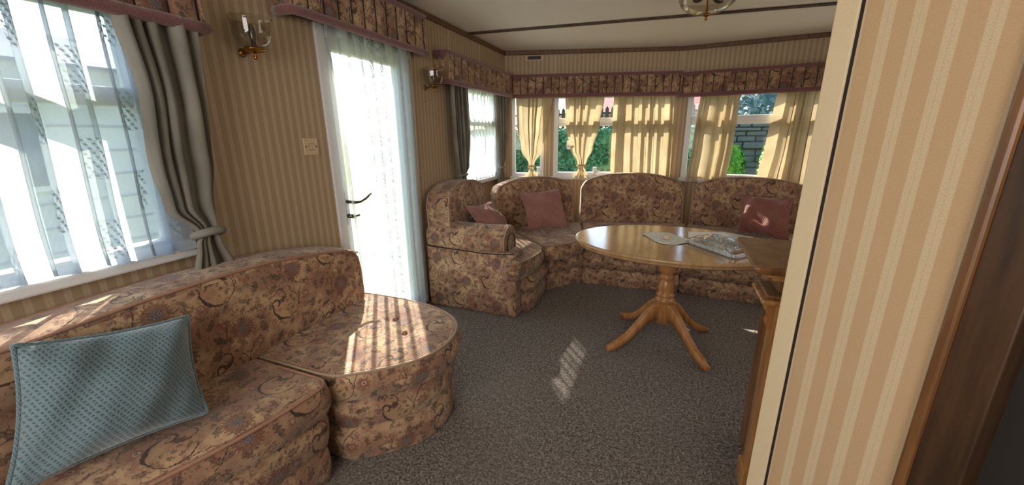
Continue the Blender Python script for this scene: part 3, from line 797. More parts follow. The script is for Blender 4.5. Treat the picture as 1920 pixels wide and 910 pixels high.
# ------------------------------------------------------------------ left sofa (near)
S = thing('sofa', 'long floral sofa with a rounded end, blue cushion on it, along the near left wall', 'sofa', 'floral upholstered sofas')
Z = frame((0, 0, 0), (1, 0, 0), (0, 1, 0), (0, 0, 1))
def Zat(z): return frame((0, 0, z), (1, 0, 0), (0, 1, 0), (0, 0, 1))
xb = -1.66
near = rounded([(xb, -0.55), (-1.20, -0.50), (-1.205, 0.30), (-1.105, 0.60), (-1.075, 0.900), (xb, 0.900)], [.03, .05, .25, .25, .07, .02])
near_base = rounded([(xb, -0.55), (-1.23, -0.50), (-1.235, 0.30), (-1.14, 0.60), (-1.118, 0.893), (xb, 0.893)], [.03, .05, .25, .25, .03, .02])
endo = [(xb, .915), (-1.15, .915), (-1.085, .930), (-1.01, .985), (-.93, 1.055), (-.868, 1.13), (-.832, 1.215), (-.822, 1.30), (-.835, 1.385), (-.872, 1.46), (-.93, 1.52), (-1.01, 1.565), (-1.12, 1.60), (-1.30, 1.618), (-1.50, 1.615), (xb, 1.60)]
def shrink(pts, d):
    return [tuple(p) for p in offset([Vector(p) for p in pts], -d)]
ende = resample(endo, 90); ende_base = shrink(ende, .040)
cushion('seat_cushion', M['floral'], S, near, .125, Zat(.315), bulge=.014, er=.018, crown=.022, pipes=((1, 'piping'),), buttons=((-1.34, .20), (-1.34, .62)), uvo=(.07, .12))
cushion('seat_cushion', M['floral'], S, ende, .125, Zat(.315), bulge=.014, er=.018, crown=.012, pipes=((1, 'pipingw'),), buttons=((-1.19, 1.40), (-1.06, 1.30)), uvo=(.02, .02))
for (o_, uo) in ((near_base, .03), (ende_base, .11)):
    cushion('base_roll', M['floral'], S, o_, .165, Zat(.160), bulge=.015, er=.012, crown=0.0, pipes=((1, 'piping'),), uvo=(uo, .2), pr=.004)
    cushion('base_plinth', M['floral'], S, shrink(resample(o_, 90), .006), .163, Zat(.0), bulge=.012, er=.010, crown=0.0, pipes=(), uvo=(uo + .05, .03))
# back: arched top, thickness from x=-1.70 to -1.49
FB = frame((-1.705, 0, 0), (0, 1, 0), (0, 0, 1), (1, 0, 0))
bo = [(-.55, .42), (1.505, .42), (1.53, .47), (1.528, .62), (1.515, .70), (1.485, .735), (1.42, .755), (1.30, .778), (1.15, .800), (1.0, .815), (.8, .820), (.6, .816), (.4, .806), (.2, .798), (-.55, .78)]
cushion('backrest', M['floral'], S, bo, .215, FB, bulge=.006, er=.022, crown=.012, n=150, pipes=((1, 'piping'), (0, 'piping')), buttons=((.35, .62), (.86, .62), (1.36, .665)), uvo=(.02, .15))

# ------------------------------------------------------------------ corner sofa (far)
T = thing('sofa', 'floral corner sofa with a scroll arm below the back windows', 'sofa', 'floral upholstered sofas')
# base: left run, chamfered corner, centre run, right corner
seg_base = {
    'left': [(-1.66, 2.56), (-.90, 2.56), (-.885, 2.72), (-.905, 3.01), (-1.20, 3.30), (-1.66, 3.30)],
    'corner': [(-.900, 3.02), (-.80, 3.17), (-.655, 3.30), (-.72, 3.85), (-1.66, 3.85), (-1.66, 3.31), (-1.20, 3.31)],
    'centre': [(-.648, 3.298), (.155, 3.352), (.185, 4.18), (-.70, 4.0)],
    'right': [(.165, 3.352), (.82, 3.315), (1.02, 3.20), (1.60, 3.80), (1.60, 4.05), (.20, 4.18)],
}
for k, (nm, o_) in enumerate(seg_base.items()):
    r_ = rounded(o_, .03, 4)
    cushion('base_plinth', M['floral'], T, r_, .155, Zat(0), bulge=.012, er=.012, crown=0, pipes=(), uvo=(.1 * k, .05), n=90)
    cushion('base_roll', M['floral'], T, shrink(resample(r_, 90), -.012), .15, Zat(.157), bulge=.022, er=.02, crown=0, pipes=((1, 'piping'),), pr=.004, uvo=(.13 * k, .1), n=90)
seats = {
    'left': ([(-1.52, 2.655), (-1.06, 2.63), (-1.045, 2.40), (-1.00, 2.335), (-.93, 2.36), (-.875, 2.52), (-.855, 2.72), (-.90, 2.875), (-1.34, 3.30), (-1.52, 3.30)], ((-1.20, 2.86),)),
    'corner': ([(-.890, 2.885), (-.80, 2.93), (-.69, 3.06), (-.63, 3.21), (-.80, 3.86), (-1.45, 3.50), (-1.34, 3.32)], ((-.98, 3.30),)),
    'centre': ([(-.615, 3.215), (-.2, 3.265), (.160, 3.285), (.195, 4.14), (-.78, 3.88)], ((-.2, 3.62),)),
    'right': ([(.172, 3.285), (.80, 3.25), (1.00, 3.13), (1.50, 3.72), (1.18, 4.0), (.208, 4.12)], ((.6, 3.6),)),
}
for k, (nm, (o_, bt)) in enumerate(seats.items()):
    cushion('seat_cushion', M['floral'], T, rounded(o_, .035, 5), .135, Zat(.312), bulge=.016, er=.020, crown=.016, pipes=((1, 'pipingw'),), buttons=bt, uvo=(.09 * k, .07 * k), pr=.005)
def back(O, dx, L, zt, ze, th, uo, buttons=(), z0=.43, lean=.10, skewl=1.0, skewr=1.0, er=.022, endl=False):
    """arched back cushion; O=front-left foot seen from its front, dx=unit direction to the right"""
    d = Vector((dx[0], dx[1], 0)).normalized(); nrm = Vector((0, 0, 1)).cross(d) * -1        # nrm faces the sitter
    up = (Vector((0, 0, 1)) - nrm * lean).normalized(); nz = d.cross(up)
    X = frame(Vector((O[0], O[1], 0)) - nz * th, d, up, nz)
    pts = [(0.0, z0), (L, z0)]
    N = 22
    for i in range(N + 1):
        s_ = 1 - i / N; q = 2 * s_ - 1
        side = skewr if s_ > .5 else skewl
        z = ze + (zt - ze) * (1 - abs(q) ** (2.6 * side)) - .05 * max(0, (abs(q) - .9) / .1) ** 2
        pts.append((L * s_ * .99 + L * .005, z))
    return cushion('backrest', M['floral'], T, pts, th, X, bulge=.004, er=er, crown=.022, n=120, pipes=((1, 'pipingw'), (0, 'pipingw')), uvo=uo, buttons=buttons, pr=.0055)
back((-1.46, 2.445), (0, 1), .655, .965, .86, .20, (.02, .1), buttons=((.33, .66),), lean=.04)     # beside the window wall
O1 = Vector((-1.44, 3.24)); E1 = Vector((-.835, 3.82))
back(O1, E1 - O1, (E1 - O1).length, .925, .83, .19, (.11, .05), buttons=((.4, .66),), lean=.10)
O2 = Vector((-.800, 3.835)); E2 = Vector((.175, 4.085))
back(O2, E2 - O2, (E2 - O2).length, .945, .845, .19, (.06, .02), buttons=((.5, .68),), lean=.10)
O3 = Vector((.215, 4.085)); E3 = Vector((1.16, 3.985))
back(O3, E3 - O3, (E3 - O3).length, .925, .84, .19, (.17, .08), buttons=((.48, .66),), lean=.10)
O4 = Vector((1.19, 3.95)); E4 = Vector((1.55, 3.45))
back(O4, E4 - O4, (E4 - O4).length, .925, .84, .19, (.02, .08), lean=.08)
# arm: flat side panel with a rolled top, scroll face towards the room
b = MB(); b.bevbox((-1.695, 2.425, 0.0), (-.955, 2.60, .50), .018); b.build('arm_panel', M['floral'], T)
b = MB()
yc, zc = 2.535, .575
rows = []; U = []
sect = [(2.430, .485), (2.415, .52), (2.410, .56), (2.422, .61), (2.455, .652), (2.505, .675), (2.560, .675), (2.605, .652), (2.635, .61), (2.642, .56), (2.640, .485)]
xs_ = [-1.69, -1.66, -1.60, -1.4, -1.2, -1.09, -1.052, -1.040]
for i, x in enumerate(xs_):
    k = {0: .86, 1: .97, 6: .985, 7: .93}.get(i, 1.0)
    sag = .006 * sin(i * 1.3)
    rows.append([Vector((x, yc + (y - yc) * k, zc + (z - zc) * k + sag)) for y, z in sect]); L = 0; ur = []
    for j, q in enumerate(sect):
        if j: L += sqrt((q[0] - sect[j - 1][0]) ** 2 + (q[1] - sect[j - 1][1]) ** 2)
        ur.append((x, L))
    U.append(ur)
b.grid(rows, U)
idx0 = len(b.v) - len(sect); b.face(list(range(idx0, idx0 + len(sect))), [(y, z) for y, z in sect], False)
b.face(list(range(0, len(sect)))[::-1], [(y, z) for y, z in sect][::-1], False)
arm = b.build('arm_roll', M['floral'], T)
b = MB(); b.tube([(-1.040, yc + (y - yc) * .95, zc + (z - zc) * .95) for y, z in sect], .006, 7); b.build('piping', M['pipingw'], arm)
b = MB(); inn = [(yc + (y - yc) * .62, zc - .02 + (z - zc) * .62) for y, z in sect]
i0 = [b.vert((-1.030, y, z)) for y, z in inn]; b.face(i0, inn, False)
i1 = [b.vert((-1.045, y, z)) for y, z in inn]
for k in range(len(inn) - 1): b.face([i0[k], i1[k], i1[k + 1], i0[k + 1]], [(0, 0), (.01, 0), (.01, .01), (0, .01)], False)
sf = b.build('scroll_panel', M['floral_dark'], arm)
b = MB(); b.tube([(-1.030, y, z) for y, z in inn], .005, 7); b.build('piping', M['walnut'], sf)
b = MB(); b.tube([(-1.68, 2.424, .493), (-1.4, 2.418, .487), (-1.2, 2.419, .480), (-1.05, 2.424, .486), (-.97, 2.43, .492)], .004, 6); b.build('seam', M['dark'], arm)

# ------------------------------------------------------------------ scatter cushions
def pillow(name, label, cs, th, mat, group=None, n=26, pinch=.10, wr=.006, seed=0, uvs=1.0, cat='cushion', ear=.9):
    """soft square cushion through four world corners TL, TR, BR, BL, thickness th, pulled-in sides, creases"""
    TL, TR, BR, BL = [Vector(c) for c in cs]; rnd = random.Random(seed); ph = [rnd.uniform(0, 6.28) for _ in range(6)]
    nrm = ((TR - TL) + (BR - BL)).cross((BL - TL) + (BR - TR)).normalized() * -1
    Lu = (TR - TL).length; Lv = (TL - BL).length
    def pt(s_, t, side):
        cx, cy = 2 * s_ - 1, 2 * t - 1
        px = cx * (1 - pinch * (1 - cy * cy) * abs(cx) ** 2); py = cy * (1 - pinch * (1 - cx * cx) * abs(cy) ** 2)
        a, c = (px + 1) / 2, (py + 1) / 2
        p = TL.lerp(TR, a).lerp(BL.lerp(BR, a), c)
        prof = max(0, (1 - abs(cx) ** 2.6)) ** .62 * max(0, (1 - abs(cy) ** 2.6)) ** .62
        w = wr * (sin(9 * s_ + 5 * t + ph[0]) + .8 * sin(15 * t - 8 * s_ + ph[1]) + .7 * sin(22 * (s_ + t * .4) + ph[2]) * (1 - .5 * prof)) * min(1, prof * 3)
        return p + nrm * side * (th / 2 * prof + (w if side > 0 else 0))
    b = MB()
    for side in (1, -1):
        rows = [[pt(i / n, j / n, side) for i in range(n + 1)] for j in range(n + 1)]
        U = [[(i / n * Lu, (1 - j / n) * Lv) for i in range(n + 1)] for j in range(n + 1)]
        if side > 0: rows = rows[::-1]; U = U[::-1]
        b.grid(rows, U)
    me_o = b.build(name, mat)
    bm = bmesh.new(); bm.from_mesh(me_o.data); bmesh.ops.remove_doubles(bm, verts=bm.verts, dist=.0004); bmesh.ops.recalc_face_normals(bm, faces=bm.faces); bm.to_mesh(me_o.data); bm.free()
    tag(me_o, label, cat, group)
    edge = [pt(i / n, 0, 1) for i in range(n)] + [pt(1, j / n, 1) for j in range(n)] + [pt(1 - i / n, 1, 1) for i in range(n)] + [pt(0, 1 - j / n, 1) for j in range(n)]
    t = MB(); t.tube(edge, .0060 if 'fleece' in label else .0028, 7, closed=True); t.build('edge_seam', mat, me_o)
    return me_o
pillow('cushion', 'large fluffy grey-blue fleece cushion on the near sofa', [(-1.400, .318, .835), (-1.405, .672, .748), (-1.262, .592, .484), (-1.385, .222, .490)], .17, M['fleece'], n=52, pinch=.085, wr=.0075, seed=2)
G = 'pink corduroy cushions on the corner sofa'
pillow('cushion', 'pink corduroy cushion behind the scroll arm', [(-1.405, 2.535, .800), (-1.385, 2.99, .775), (-1.27, 3.12, .478), (-1.25, 2.70, .478)], .12, M['pink'], G, seed=4, wr=.010)
pillow('cushion', 'pink corduroy cushion tilted on the corner seat, left of the table', [(-1.255, 3.300, .805), (-.935, 3.545, .835), (-.820, 3.450, .478), (-1.130, 3.195, .470)], .11, M['pink'], G, seed=8, wr=.010)
pillow('cushion', 'deeper pink corduroy cushion at the right end beside the partition', [(.610, 3.985, .780), (.945, 3.690, .805), (.915, 3.510, .478), (.605, 3.800, .480)], .12, M['pink2'], G, seed=5, wr=.010)

# ------------------------------------------------------------------ pedestal table
TB = thing('pedestal_table', 'oval oak pedestal table on four curved feet', 'table')
tcx, tcy, tz = .060, 2.462, .680
def ell(a, b_, n=96): return [(tcx + a * cos(2 * pi * k / n), tcy + b_ * sin(2 * pi * k / n)) for k in range(n)]
b = MB(); prof = [(.80, .640), (.955, .641), (.975, .646), (.985, .652), (.982, .658), (.992, .662), (1.0, .668), (.998, .675), (.990, .680), (.97, .6805)]
rows = []; U = []
for (k_, z) in prof:
    e = ell(.598 * k_ if k_ > .9 else .598 * k_, .425 * k_); rows.append([(x, y, z) for x, y in e]); U.append([(x, y) for x, y in e] + [e[0]])
b.grid(rows, U, closed=True)
e = ell(.598 * .97, .425 * .97); b.cap([(x, y, .6805) for x, y in e], e); e = ell(.598 * .8, .425 * .8); b.cap([(x, y, .640) for x, y in e], e, True)
b.build('table_top', M['oakx'], TB)
kx, ky = .045, 2.455
b = MB()
b.lathe([(.10, .640), (.10, .625), (.055, .618), (.048, .60), (.056, .57), (.060, .53), (.056, .50), (.042, .475), (.036, .468), (.044, .460), (.047, .452), (.040, .444), (.036, .438), (.041, .425), (.047, .40), (.050, .375),
         (.046, .355), (.050, .348), (.056, .340), (.056, .332), (.050, .325), (.054, .316), (.062, .308), (.062, .298), (.054, .290), (.052, .27), (.054, .20), (.050, .15), (.03, .142), (.001, .14)], kx, ky, 36)
b.build('turned_column', M['oak'], TB)
feet = [(-.262, 2.215), (.305, 2.195), (-.235, 2.745), (.335, 2.715)]
for fx, fy in feet:
    d = Vector((fx - kx, fy - ky)); L = d.length; d.normalize(); pn = Vector((-d.y, d.x))
    # side profile: centre line (r, z, half height)
    pl = [(.035, .225, .060), (.085, .222, .052), (.14, .185, .038), (.20, .125, .031), (.27, .066, .027), (.33, .036, .024), (L - .02, .022, .020), (L, .017, .012)]
    P_ = []; U_ = []
    cr = []
    for i in range(25):
        t = i / 24 * (len(pl) - 1); k = min(int(t), len(pl) - 2); q = t - k
        q_ = [pl[max(k - 1, 0)], pl[k], pl[k + 1], pl[min(k + 2, len(pl) - 1)]]
        def cm(a): return .5 * ((2 * q_[1][a]) + (-q_[0][a] + q_[2][a]) * q + (2 * q_[0][a] - 5 * q_[1][a] + 4 * q_[2][a] - q_[3][a]) * q * q + (-q_[0][a] + 3 * q_[1][a] - 3 * q_[2][a] + q_[3][a]) * q ** 3)
        cr.append((cm(0), max(cm(1), .0), cm(2)))
    hw = .021
    for (r, z, h) in cr:
        w = hw * (1.0 if r < L - .03 else .8)
        sec = [(-w, -h), (-w, h * .75), (-w * .8, h * .95), (-w * .55, h), (-w * .45, h * .86), (-w * .3, h), (0, h * 1.03), (w * .3, h), (w * .45, h * .86), (w * .55, h), (w * .8, h * .95), (w, h * .75), (w, -h)]
        row = []
        for (a, c) in sec:
            zz = max(z + c, 0.0005)
            row.append((kx + d.x * r + pn.x * a, ky + d.y * r + pn.y * a, zz))
        P_.append(row); U_.append([(a, r) for a, c in sec] + [(0, r)])
    b = MB(); b.grid(P_, U_, closed=True)
    for row, fl in ((P_[0], True), (P_[-1], False)): b.cap(row, [(0, 0)] * len(row), fl)
    b.build('foot', M['oak'], TB)

# things on the table
def sheet(name, label, outline, z, mat, cat, th=.0012, warp=.004, seed=0, n=60):
    P = resample(outline, n); cen = sum(P, Vector((0, 0))) / n; rnd = random.Random(seed); ph = [rnd.uniform(0, 6) for _ in range(4)]
    def hz(p, up): return z + warp * (.5 + .5 * sin(31 * p.x + 17 * p.y + ph[0]) * sin(23 * p.y - 11 * p.x + ph[1])) + (th if up else 0)
    b = MB()
    for up in (1, 0):
        rows = []; U = []
        for k in range(9):
            s_ = max(1 - k / 8, .01); q = [cen + (p - cen) * s_ for p in P]
            rows.append([(p.x, p.y, hz(p, up)) for p in q]); U.append([(p.x, p.y) for p in q] + [(q[0].x, q[0].y)])
        if not up: rows = rows[::-1]; U = U[::-1]
        b.grid(rows, U, closed=True)
    rows = [[(p.x, p.y, hz(p, 0)) for p in P], [(p.x, p.y, hz(p, 1)) for p in P]]
    b.grid(rows, [[(0, 0)] * (n + 1)] * 2, closed=True)
    return tag(b.build(name, mat, None), label, cat)
pb = NB('printed_paper'); puv, pu, pv = pb.uv()
ln = pb.mul(pb.ss(pb.m('SINE', pb.mul(pb.add(pu, pb.mul(pv, .4)), 420)), .55, .8), pb.ss(pb.noise(pb.vmul(puv, (60, 200, 1)), 1, 2), .48, .56))
M['print'] = pb.done(pb.bsdf(pb.mix(pb.mul(ln, .6), lin(246, 247, 244), lin(130, 134, 132)), .6))
M['paperw'] = plain('white_paper', lin(248, 247, 245), 0.6, var=.04)
lb = NB('crocheted_lace'); luv, lu, lv_ = lb.uv()
vo = lb.n('ShaderNodeTexVoronoi'); lb.setin(vo.inputs['Vector'], luv); vo.inputs['Scale'].default_value = 95
M['doily'] = lb.done(lb.bsdf(lb.mix(lb.ss(vo.outputs['Distance'], .25, .5), lin(252, 252, 246), lin(216, 218, 208)), .8, lb.bump(vo.outputs['Distance'], .4, .002)))
sheet('place_mat', 'crumpled white printed mat at the middle of the oval table', rounded([(-.130, 2.575), (-.05, 2.415), (-.01, 2.355), (.07, 2.36), (.140, 2.43), (.190, 2.475), (.10, 2.56), (.035, 2.655), (-.06, 2.64)], .02), .6815, M['doily'], 'mat', warp=.005, seed=1)
b = MB(); b.lathe([(.0005, .692), (.020, .692), (.0225, .694), (.0225, .716), (.020, .718), (.010, .7175), (.0005, .717)], .020, 2.455, 24)
tag(b.build('candle_cup', M['cream'], None), 'tiny cream round cup standing on the white mat', 'candle')
sheet('leaflet', 'flat white sheet of paper under the plastic bag, towards the window', [(.150, 2.735), (.372, 2.785), (.385, 2.58), (.145, 2.50)], .6815, M['paperw'], 'paper', warp=.002, seed=2)
# folded cloth in a clear plastic bag
PK = thing('plastic_bag', 'clear crinkled plastic bag with a folded paper packet inside', 'bag')
def packet(nm, sc_, z, h, mat, wr, seed, top=True):
    base = rounded([(.125, 2.43), (.150, 2.395), (.325, 2.185), (.352, 2.165), (.475, 2.305), (.535, 2.375), (.300, 2.63), (.20, 2.56)], .012)
    P = resample(base, 72); cen = sum(P, Vector((0, 0))) / 72; rnd = random.Random(seed); ph = [rnd.uniform(0, 6) for _ in range(6)]
    rows = []; U = []
    for (o, zz) in ((-.004, 0), (.0, .15), (.001, .5), (0, .85), (-.004, 1.0)):
        q = [cen + (p - cen) * (sc_ + o) for p in P]; rows.append([(p.x, p.y, z + h * zz) for p in q]); U.append([(p.x, p.y) for p in q] + [tuple(q[0])])
    K = 14
    for k in range(1, K + 1):
        s_ = (sc_ - .004) * max(1 - k / K, .01); q = [cen + (p - cen) * s_ for p in P]; edge = min(1, k / 3)
        def f(p):
            a = p.x * .64 - p.y * .76; c = p.x * .76 + p.y * .64
            return wr * edge * (sin(95 * a + 14 * sin(22 * c + ph[0]) + ph[1]) + .7 * sin(60 * c + 9 * sin(37 * a) + ph[2]) + .5 * sin(150 * a + 70 * c))
        rows.append([(p.x, p.y, z + h + f(p)) for p in q]); U.append([(p.x, p.y) for p in q] + [tuple(q[0])])
    b = MB(); b.grid(rows, U, closed=True); b.cap([tuple(v) for v in rows[0]], [(0, 0)] * 72, True)
    return b.build(nm, mat, PK)
M['plastic'] = glass('clear_plastic', (.93, .95, .98, 1), .55, .10)
packet('folded_packet', .93, .684, .017, M['print'], .0018, 3)
packet('bag_film', 1.0, .6825, .023, M['plastic'], .0036, 4)
b = MB(); b.bevbox((.0, .0, .0), (.17, .022, .006), .002, frame((.345, 2.185, .7070), (.64, .76, 0), (-.76, .64, 0), (0, 0, 1)))
b.build('folded_edge', plain('brown_card', lin(170, 130, 100), .7), PK)

# ------------------------------------------------------------------ lamps
def walllamp(y, label):
    t = thing('wall_lamp', label, 'lamp', 'glass wall lamps with brass fittings')
    X = frame((XW, y, 0), (0, 1, 0), (1, 0, 0), (0, 0, 1))
    cx = XW + .082
    b = MB(); b.tube([(XW + .001, y, 1.652), (XW + .03, y, 1.650), (XW + .062, y, 1.655), (cx, y, 1.660)], .006, 10); b.build('bracket', M['brass'], t)
    b = MB(); b.lathe([(.001, .0), (.016, .002), (.018, .006), (.001, .010)], 0, 0, 20, X=frame((XW, y, 1.652), (0, 1, 0), (0, 0, 1), (1, 0, 0))); b.build('wall_plate', M['brass'], t)
    b = MB(); b.lathe([(.001, 1.618), (.006, 1.620), (.009, 1.627), (.006, 1.636), (.005, 1.642), (.012, 1.646), (.032, 1.651), (.042, 1.656), (.043, 1.660), (.034, 1.662), (.001, 1.662)], cx, y, 28); b.build('brass_cup', M['brass'], t)
    pr = [(.030, 1.663), (.046, 1.670), (.058, 1.684), (.066, 1.703), (.070, 1.725), (.072, 1.748), (.074, 1.764), (.080, 1.776)]
    # eight-lobed glass bell, inner and outer wall
    rows = []; U = []
    for (r, z) in pr + [(r - .003, z) for r, z in pr[::-1]]:
        row = []
        for k in range(64):
            a = 2 * pi * k / 64; f = 1 + .018 * cos(8 * a) * (z - 1.663) / .115
            row.append((cx + r * f * cos(a), y + r * f * sin(a), z + (.002 * cos(8 * a) if z > 1.77 else 0)))
        rows.append(row); U.append([(k / 64, z) for k in range(65)])
    b = MB(); b.grid(rows, U, closed=True); b.build('glass_shade', M['lampglass'], t)
    b = MB(); b.lathe([(.010, 1.662), (.010, 1.690), (.008, 1.692), (.012, 1.706), (.014, 1.722), (.010, 1.742), (.003, 1.756), (.001, 1.757)], cx, y, 18); b.build('candle_bulb', M['steel'], t)
walllamp(1.245, 'larger-looking glass wall lamp between the big window and the door')
walllamp(2.60, 'smaller-looking glass wall lamp between door and far pelmet')
CL = thing('ceiling_light', 'clear glass bowl ceiling light with brass finial, at the top edge', 'lamp')
lx, ly = .125, 2.95
b = MB(); b.lathe([(.001, ZC - .001), (.07, ZC - .002), (.072, ZC - .012), (.06, ZC - .022), (.012, ZC - .026), (.008, ZC - .04), (.008, ZC - .16), (.001, ZC - .16)], lx, ly, 32); b.build('ceiling_rose', M['brass'], CL)
pr = [(.012, 2.018), (.05, 2.022), (.09, 2.034), (.125, 2.052), (.150, 2.074), (.163, 2.098), (.168, 2.115)]
rows = []; U = []
for (r, z) in pr + [(r - .003, z + .002) for r, z in pr[::-1]]:
    rows.append([(lx + r * (1 + .012 * cos(12 * 2 * pi * k / 96)) * cos(2 * pi * k / 96), ly + r * (1 + .012 * cos(12 * 2 * pi * k / 96)) * sin(2 * pi * k / 96), z) for k in range(96)]); U.append([(k / 96, z) for k in range(97)])
b = MB(); b.grid(rows, U, closed=True); b.build('glass_bowl', M['lampglass'], CL)
b = MB(); b.lathe([(.001, 1.984), (.007, 1.987), (.009, 1.994), (.005, 2.001), (.006, 2.005), (.018, 2.010), (.022, 2.016), (.012, 2.020), (.001, 2.021)], lx, ly, 24); b.build('finial', M['brass'], CL)
for k in range(2):
    b = MB(); X = frame((lx, ly, 2.09), (cos(k * pi + .5), sin(k * pi + .5), 0), (-sin(k * pi + .5), cos(k * pi + .5), 0), (0, 0, 1))
    b.tube([X @ Vector(p) for p in ((.005, 0, .02), (.03, 0, .02), (.035, 0, .018))], .009, 10)
    b.tube([X @ Vector(p) for p in ((.035, 0, .018), (.05, 0, .015), (.075, 0, .01), (.095, 0, .006), (.10, 0, .005))], [.010, .018, .021, .012, .003], 12); b.build('bulb', M['steel'], CL)

# ------------------------------------------------------------------ switch, vent
SW = thing('light_switch', 'cream double light switch on the striped wall left of the door', 'switch')
b = MB(); b.bevbox((1.480, 1.215, 0), (1.566, 1.300, .009), .003, FL); b.build('switch_plate', M['cream'], SW)
for u in (1.5155, 1.5315):
    b = MB(); b.bevbox((u - .0065, 1.2435, .008), (u + .0065, 1.2715, .014), .0015, FL); b.build('rocker', M['cream'], SW)
b = MB(); b.bevbox((1.506, 1.241, .0085), (1.541, 1.274, .0105), .001, FL); b.build('rocker_recess', plain('recess', lin(150, 124, 92), .5), SW)
for u in (1.491, 1.555):
    b = MB(); b.lathe([(.001, .0115), (.003, .0112), (.0035, .009)], u, 1.2575, 12, X=FL); b.build('screw', M['walnut'], SW)
VT = thing('wall_vent', 'small slotted vent high on the wall left of the back pelmet', 'vent')
b = MB(); b.bevbox((.225, 2.072, 0), (.408, 2.120, .006), .002, FA); b.build('vent_frame', M['cream'], VT)
b = MB(); b.bevbox((.245, 2.080, .005), (.388, 2.112, .0075), .001, FA); b.build('vent_recess', M['black'], VT)
for k in range(10):
    u = .252 + k * .0145; b = MB(); b.box((u, 2.081, .0075), (u + .004, 2.111, .0095), FA); b.build('louvre', M['walnut'], VT)
b = MB(); b.lathe([(.001, .0025), (.004, .002), (.0045, 0)], 2.60, 1.555, 10, X=FL); tag(b.build('wall_plug', M['black'], None), 'tiny dark screw hole on the wall below the smaller lamp', 'plug')

# ------------------------------------------------------------------ near partition with cream edge and walnut frame
A_ = Vector((.300, .862)); du = Vector((.6157, -.788)); up_ = Vector((0, 0, 1))
# frame: u along towards the viewer, z up, n out to the viewer (left/front)
nP = Vector((-.788, -.6157))
FP = frame((A_.x, A_.y, 0), (du.x, du.y, 0), (0, 0, 1), (nP.x, nP.y, 0))
b = MB(); b.box((-.072, 0, -.040), (.170, ZC, 0.0), FP); b.build('wall_partition', M['paper_near'], None, 'structure')
b = MB(); b.bevbox((-.083, 0, -.046), (-.042, ZC, .005), .003, FP); b.build('trim_20', M['vinyl'], None, 'structure')
b = MB(); b.box((-.042, 0, 0), (-.0375, ZC, .0025), FP); b.build('trim_21', M['dark'], None, 'structure')  # dark strip painted for the shadow gap beside the cream edge
b = MB(); b.bevbox((.170, 0, -.05), (.186, ZC, .016), .005, FP); b.build('trim_22', M['darkoak'], None, 'structure')
b = MB(); b.bevbox((.184, 0, -.05), (.240, ZC, .010), .003, FP); b.build('trim_23', M['walnut'], None, 'structure')
# dark panel painted as the shade in the opening beyond the frame
b = MB(); b.box((.240, 0, -.045), (.62, ZC, -.030), FP); b.build('passage_shade', M['dark'], None, 'structure')

# ------------------------------------------------------------------ oak cabinet with moulded cap behind the partition
K = thing('sideboard', 'oak sideboard end with a moulded cap, half hidden by the partition', 'cabinet')
cxa, cya = .364, 1.400
def slabz(x0, y0, x1, y1, z0, z1, bev, mat, nm):
    b = MB(); b.bevbox((x0, y0, z0), (x1, y1, z1), bev); return b.build(nm, mat, K)
X1 = .80
slabz(cxa, cya, X1, cya + .075, 0, .775, .004, M['oak'], 'pilaster')
slabz(cxa - .012, cya - .010, X1, cya + .085, 0.0, .09, .006, M['oak'], 'plinth')
slabz(cxa + .03, cya + .075, X1, cya + .30, 0, .80, .004, M['darkoak'], 'carcass')
slabz(cxa - .055, cya - .055, X1, cya + .12, .775, .792, .006, M['oak'], 'lower_moulding')
slabz(cxa - .040, cya - .040, X1, cya + .11, .792, .806, .004, M['darkoak'], 'lower_moulding')
slabz(cxa - .005, cya - .005, X1, cya + .10, .806, .850, .003, M['darkoak'], 'frieze')
slabz(cxa - .030, cya - .030, X1, cya + .12, .850, .866, .004, M['oak'], 'upper_moulding')
slabz(cxa - .050, cya - .050, X1, cya + .14, .866, .884, .004, M['oak'], 'upper_moulding')
slabz(cxa - .090, cya - .085, X1, cya + .32, .884, .908, .008, M['darkoak'], 'top_board')
# little scrolled corbel under the cap
b = MB(); cs = [(0, .775), (-.034, .775), (-.036, .755), (-.028, .735), (-.016, .72), (-.012, .70), (-.018, .685), (-.010, .665), (0, .655)]
for yy in (cya + .02, cya + .055): [b.vert((cxa + x, yy, z)) for x, z in cs]
n_ = len(cs); b.face(list(range(n_)), cs, False); b.face(list(range(n_, 2 * n_))[::-1], cs[::-1], False)
for k in range(n_): b.face([k, k + n_, (k + 1) % n_ + n_, (k + 1) % n_], [(0, 0), (.03, 0), (.03, .02), (0, .02)], False)
b.build('corbel', M['oak'], K)

# ------------------------------------------------------------------ outdoors
def leafmat(name, a, c_, sp=(0, 0, 0)):
    b = NB(name); o = b.obj(); n = b.noise(o, 6, 3); f = b.noise(o, 55, 2)
    c = b.mix(b.ss(n, .3, .7), lin(*a), lin(*c_)); c = b.mix(b.mul(f, .5), c, lin(*(int(q * .55) for q in a)))
    return b.done(b.bsdf(c, .6, **{'Specular IOR Level': .2}))
M['lawn'] = leafmat('lawn_grass', (108, 128, 60), (140, 152, 78))
M['hedge'] = leafmat('hedge_leaves', (52, 108, 74), (104, 160, 112))
M['conifer'] = leafmat('bright_conifer', (74, 140, 52), (120, 184, 70))
M['spruce'] = leafmat('blue_spruce', (64, 92, 96), (112, 142, 146))
M['stone'] = plain('dark_walling_stone', lin(104, 102, 102), .9, bumpk=.8, bs=9, var=.5)
M['rock'] = plain('rockery_stone', lin(150, 130, 118), .9, bumpk=.6, bs=10, var=.4)
M['fence'] = plain('dark_picket_wood', lin(70, 56, 52), .8, var=.3)
M['render'] = plain('white_render', lin(232, 228, 222), .8, var=.06)
M['tile'] = plain('pink_roof_tile', lin(184, 124, 112), .8, bumpk=.5, bs=8, var=.25)
M['path'] = plain('pale_paving', lin(196, 190, 178), .85, bumpk=.3, bs=20, var=.2)
b = MB(); N = 28
rows = []; U = []
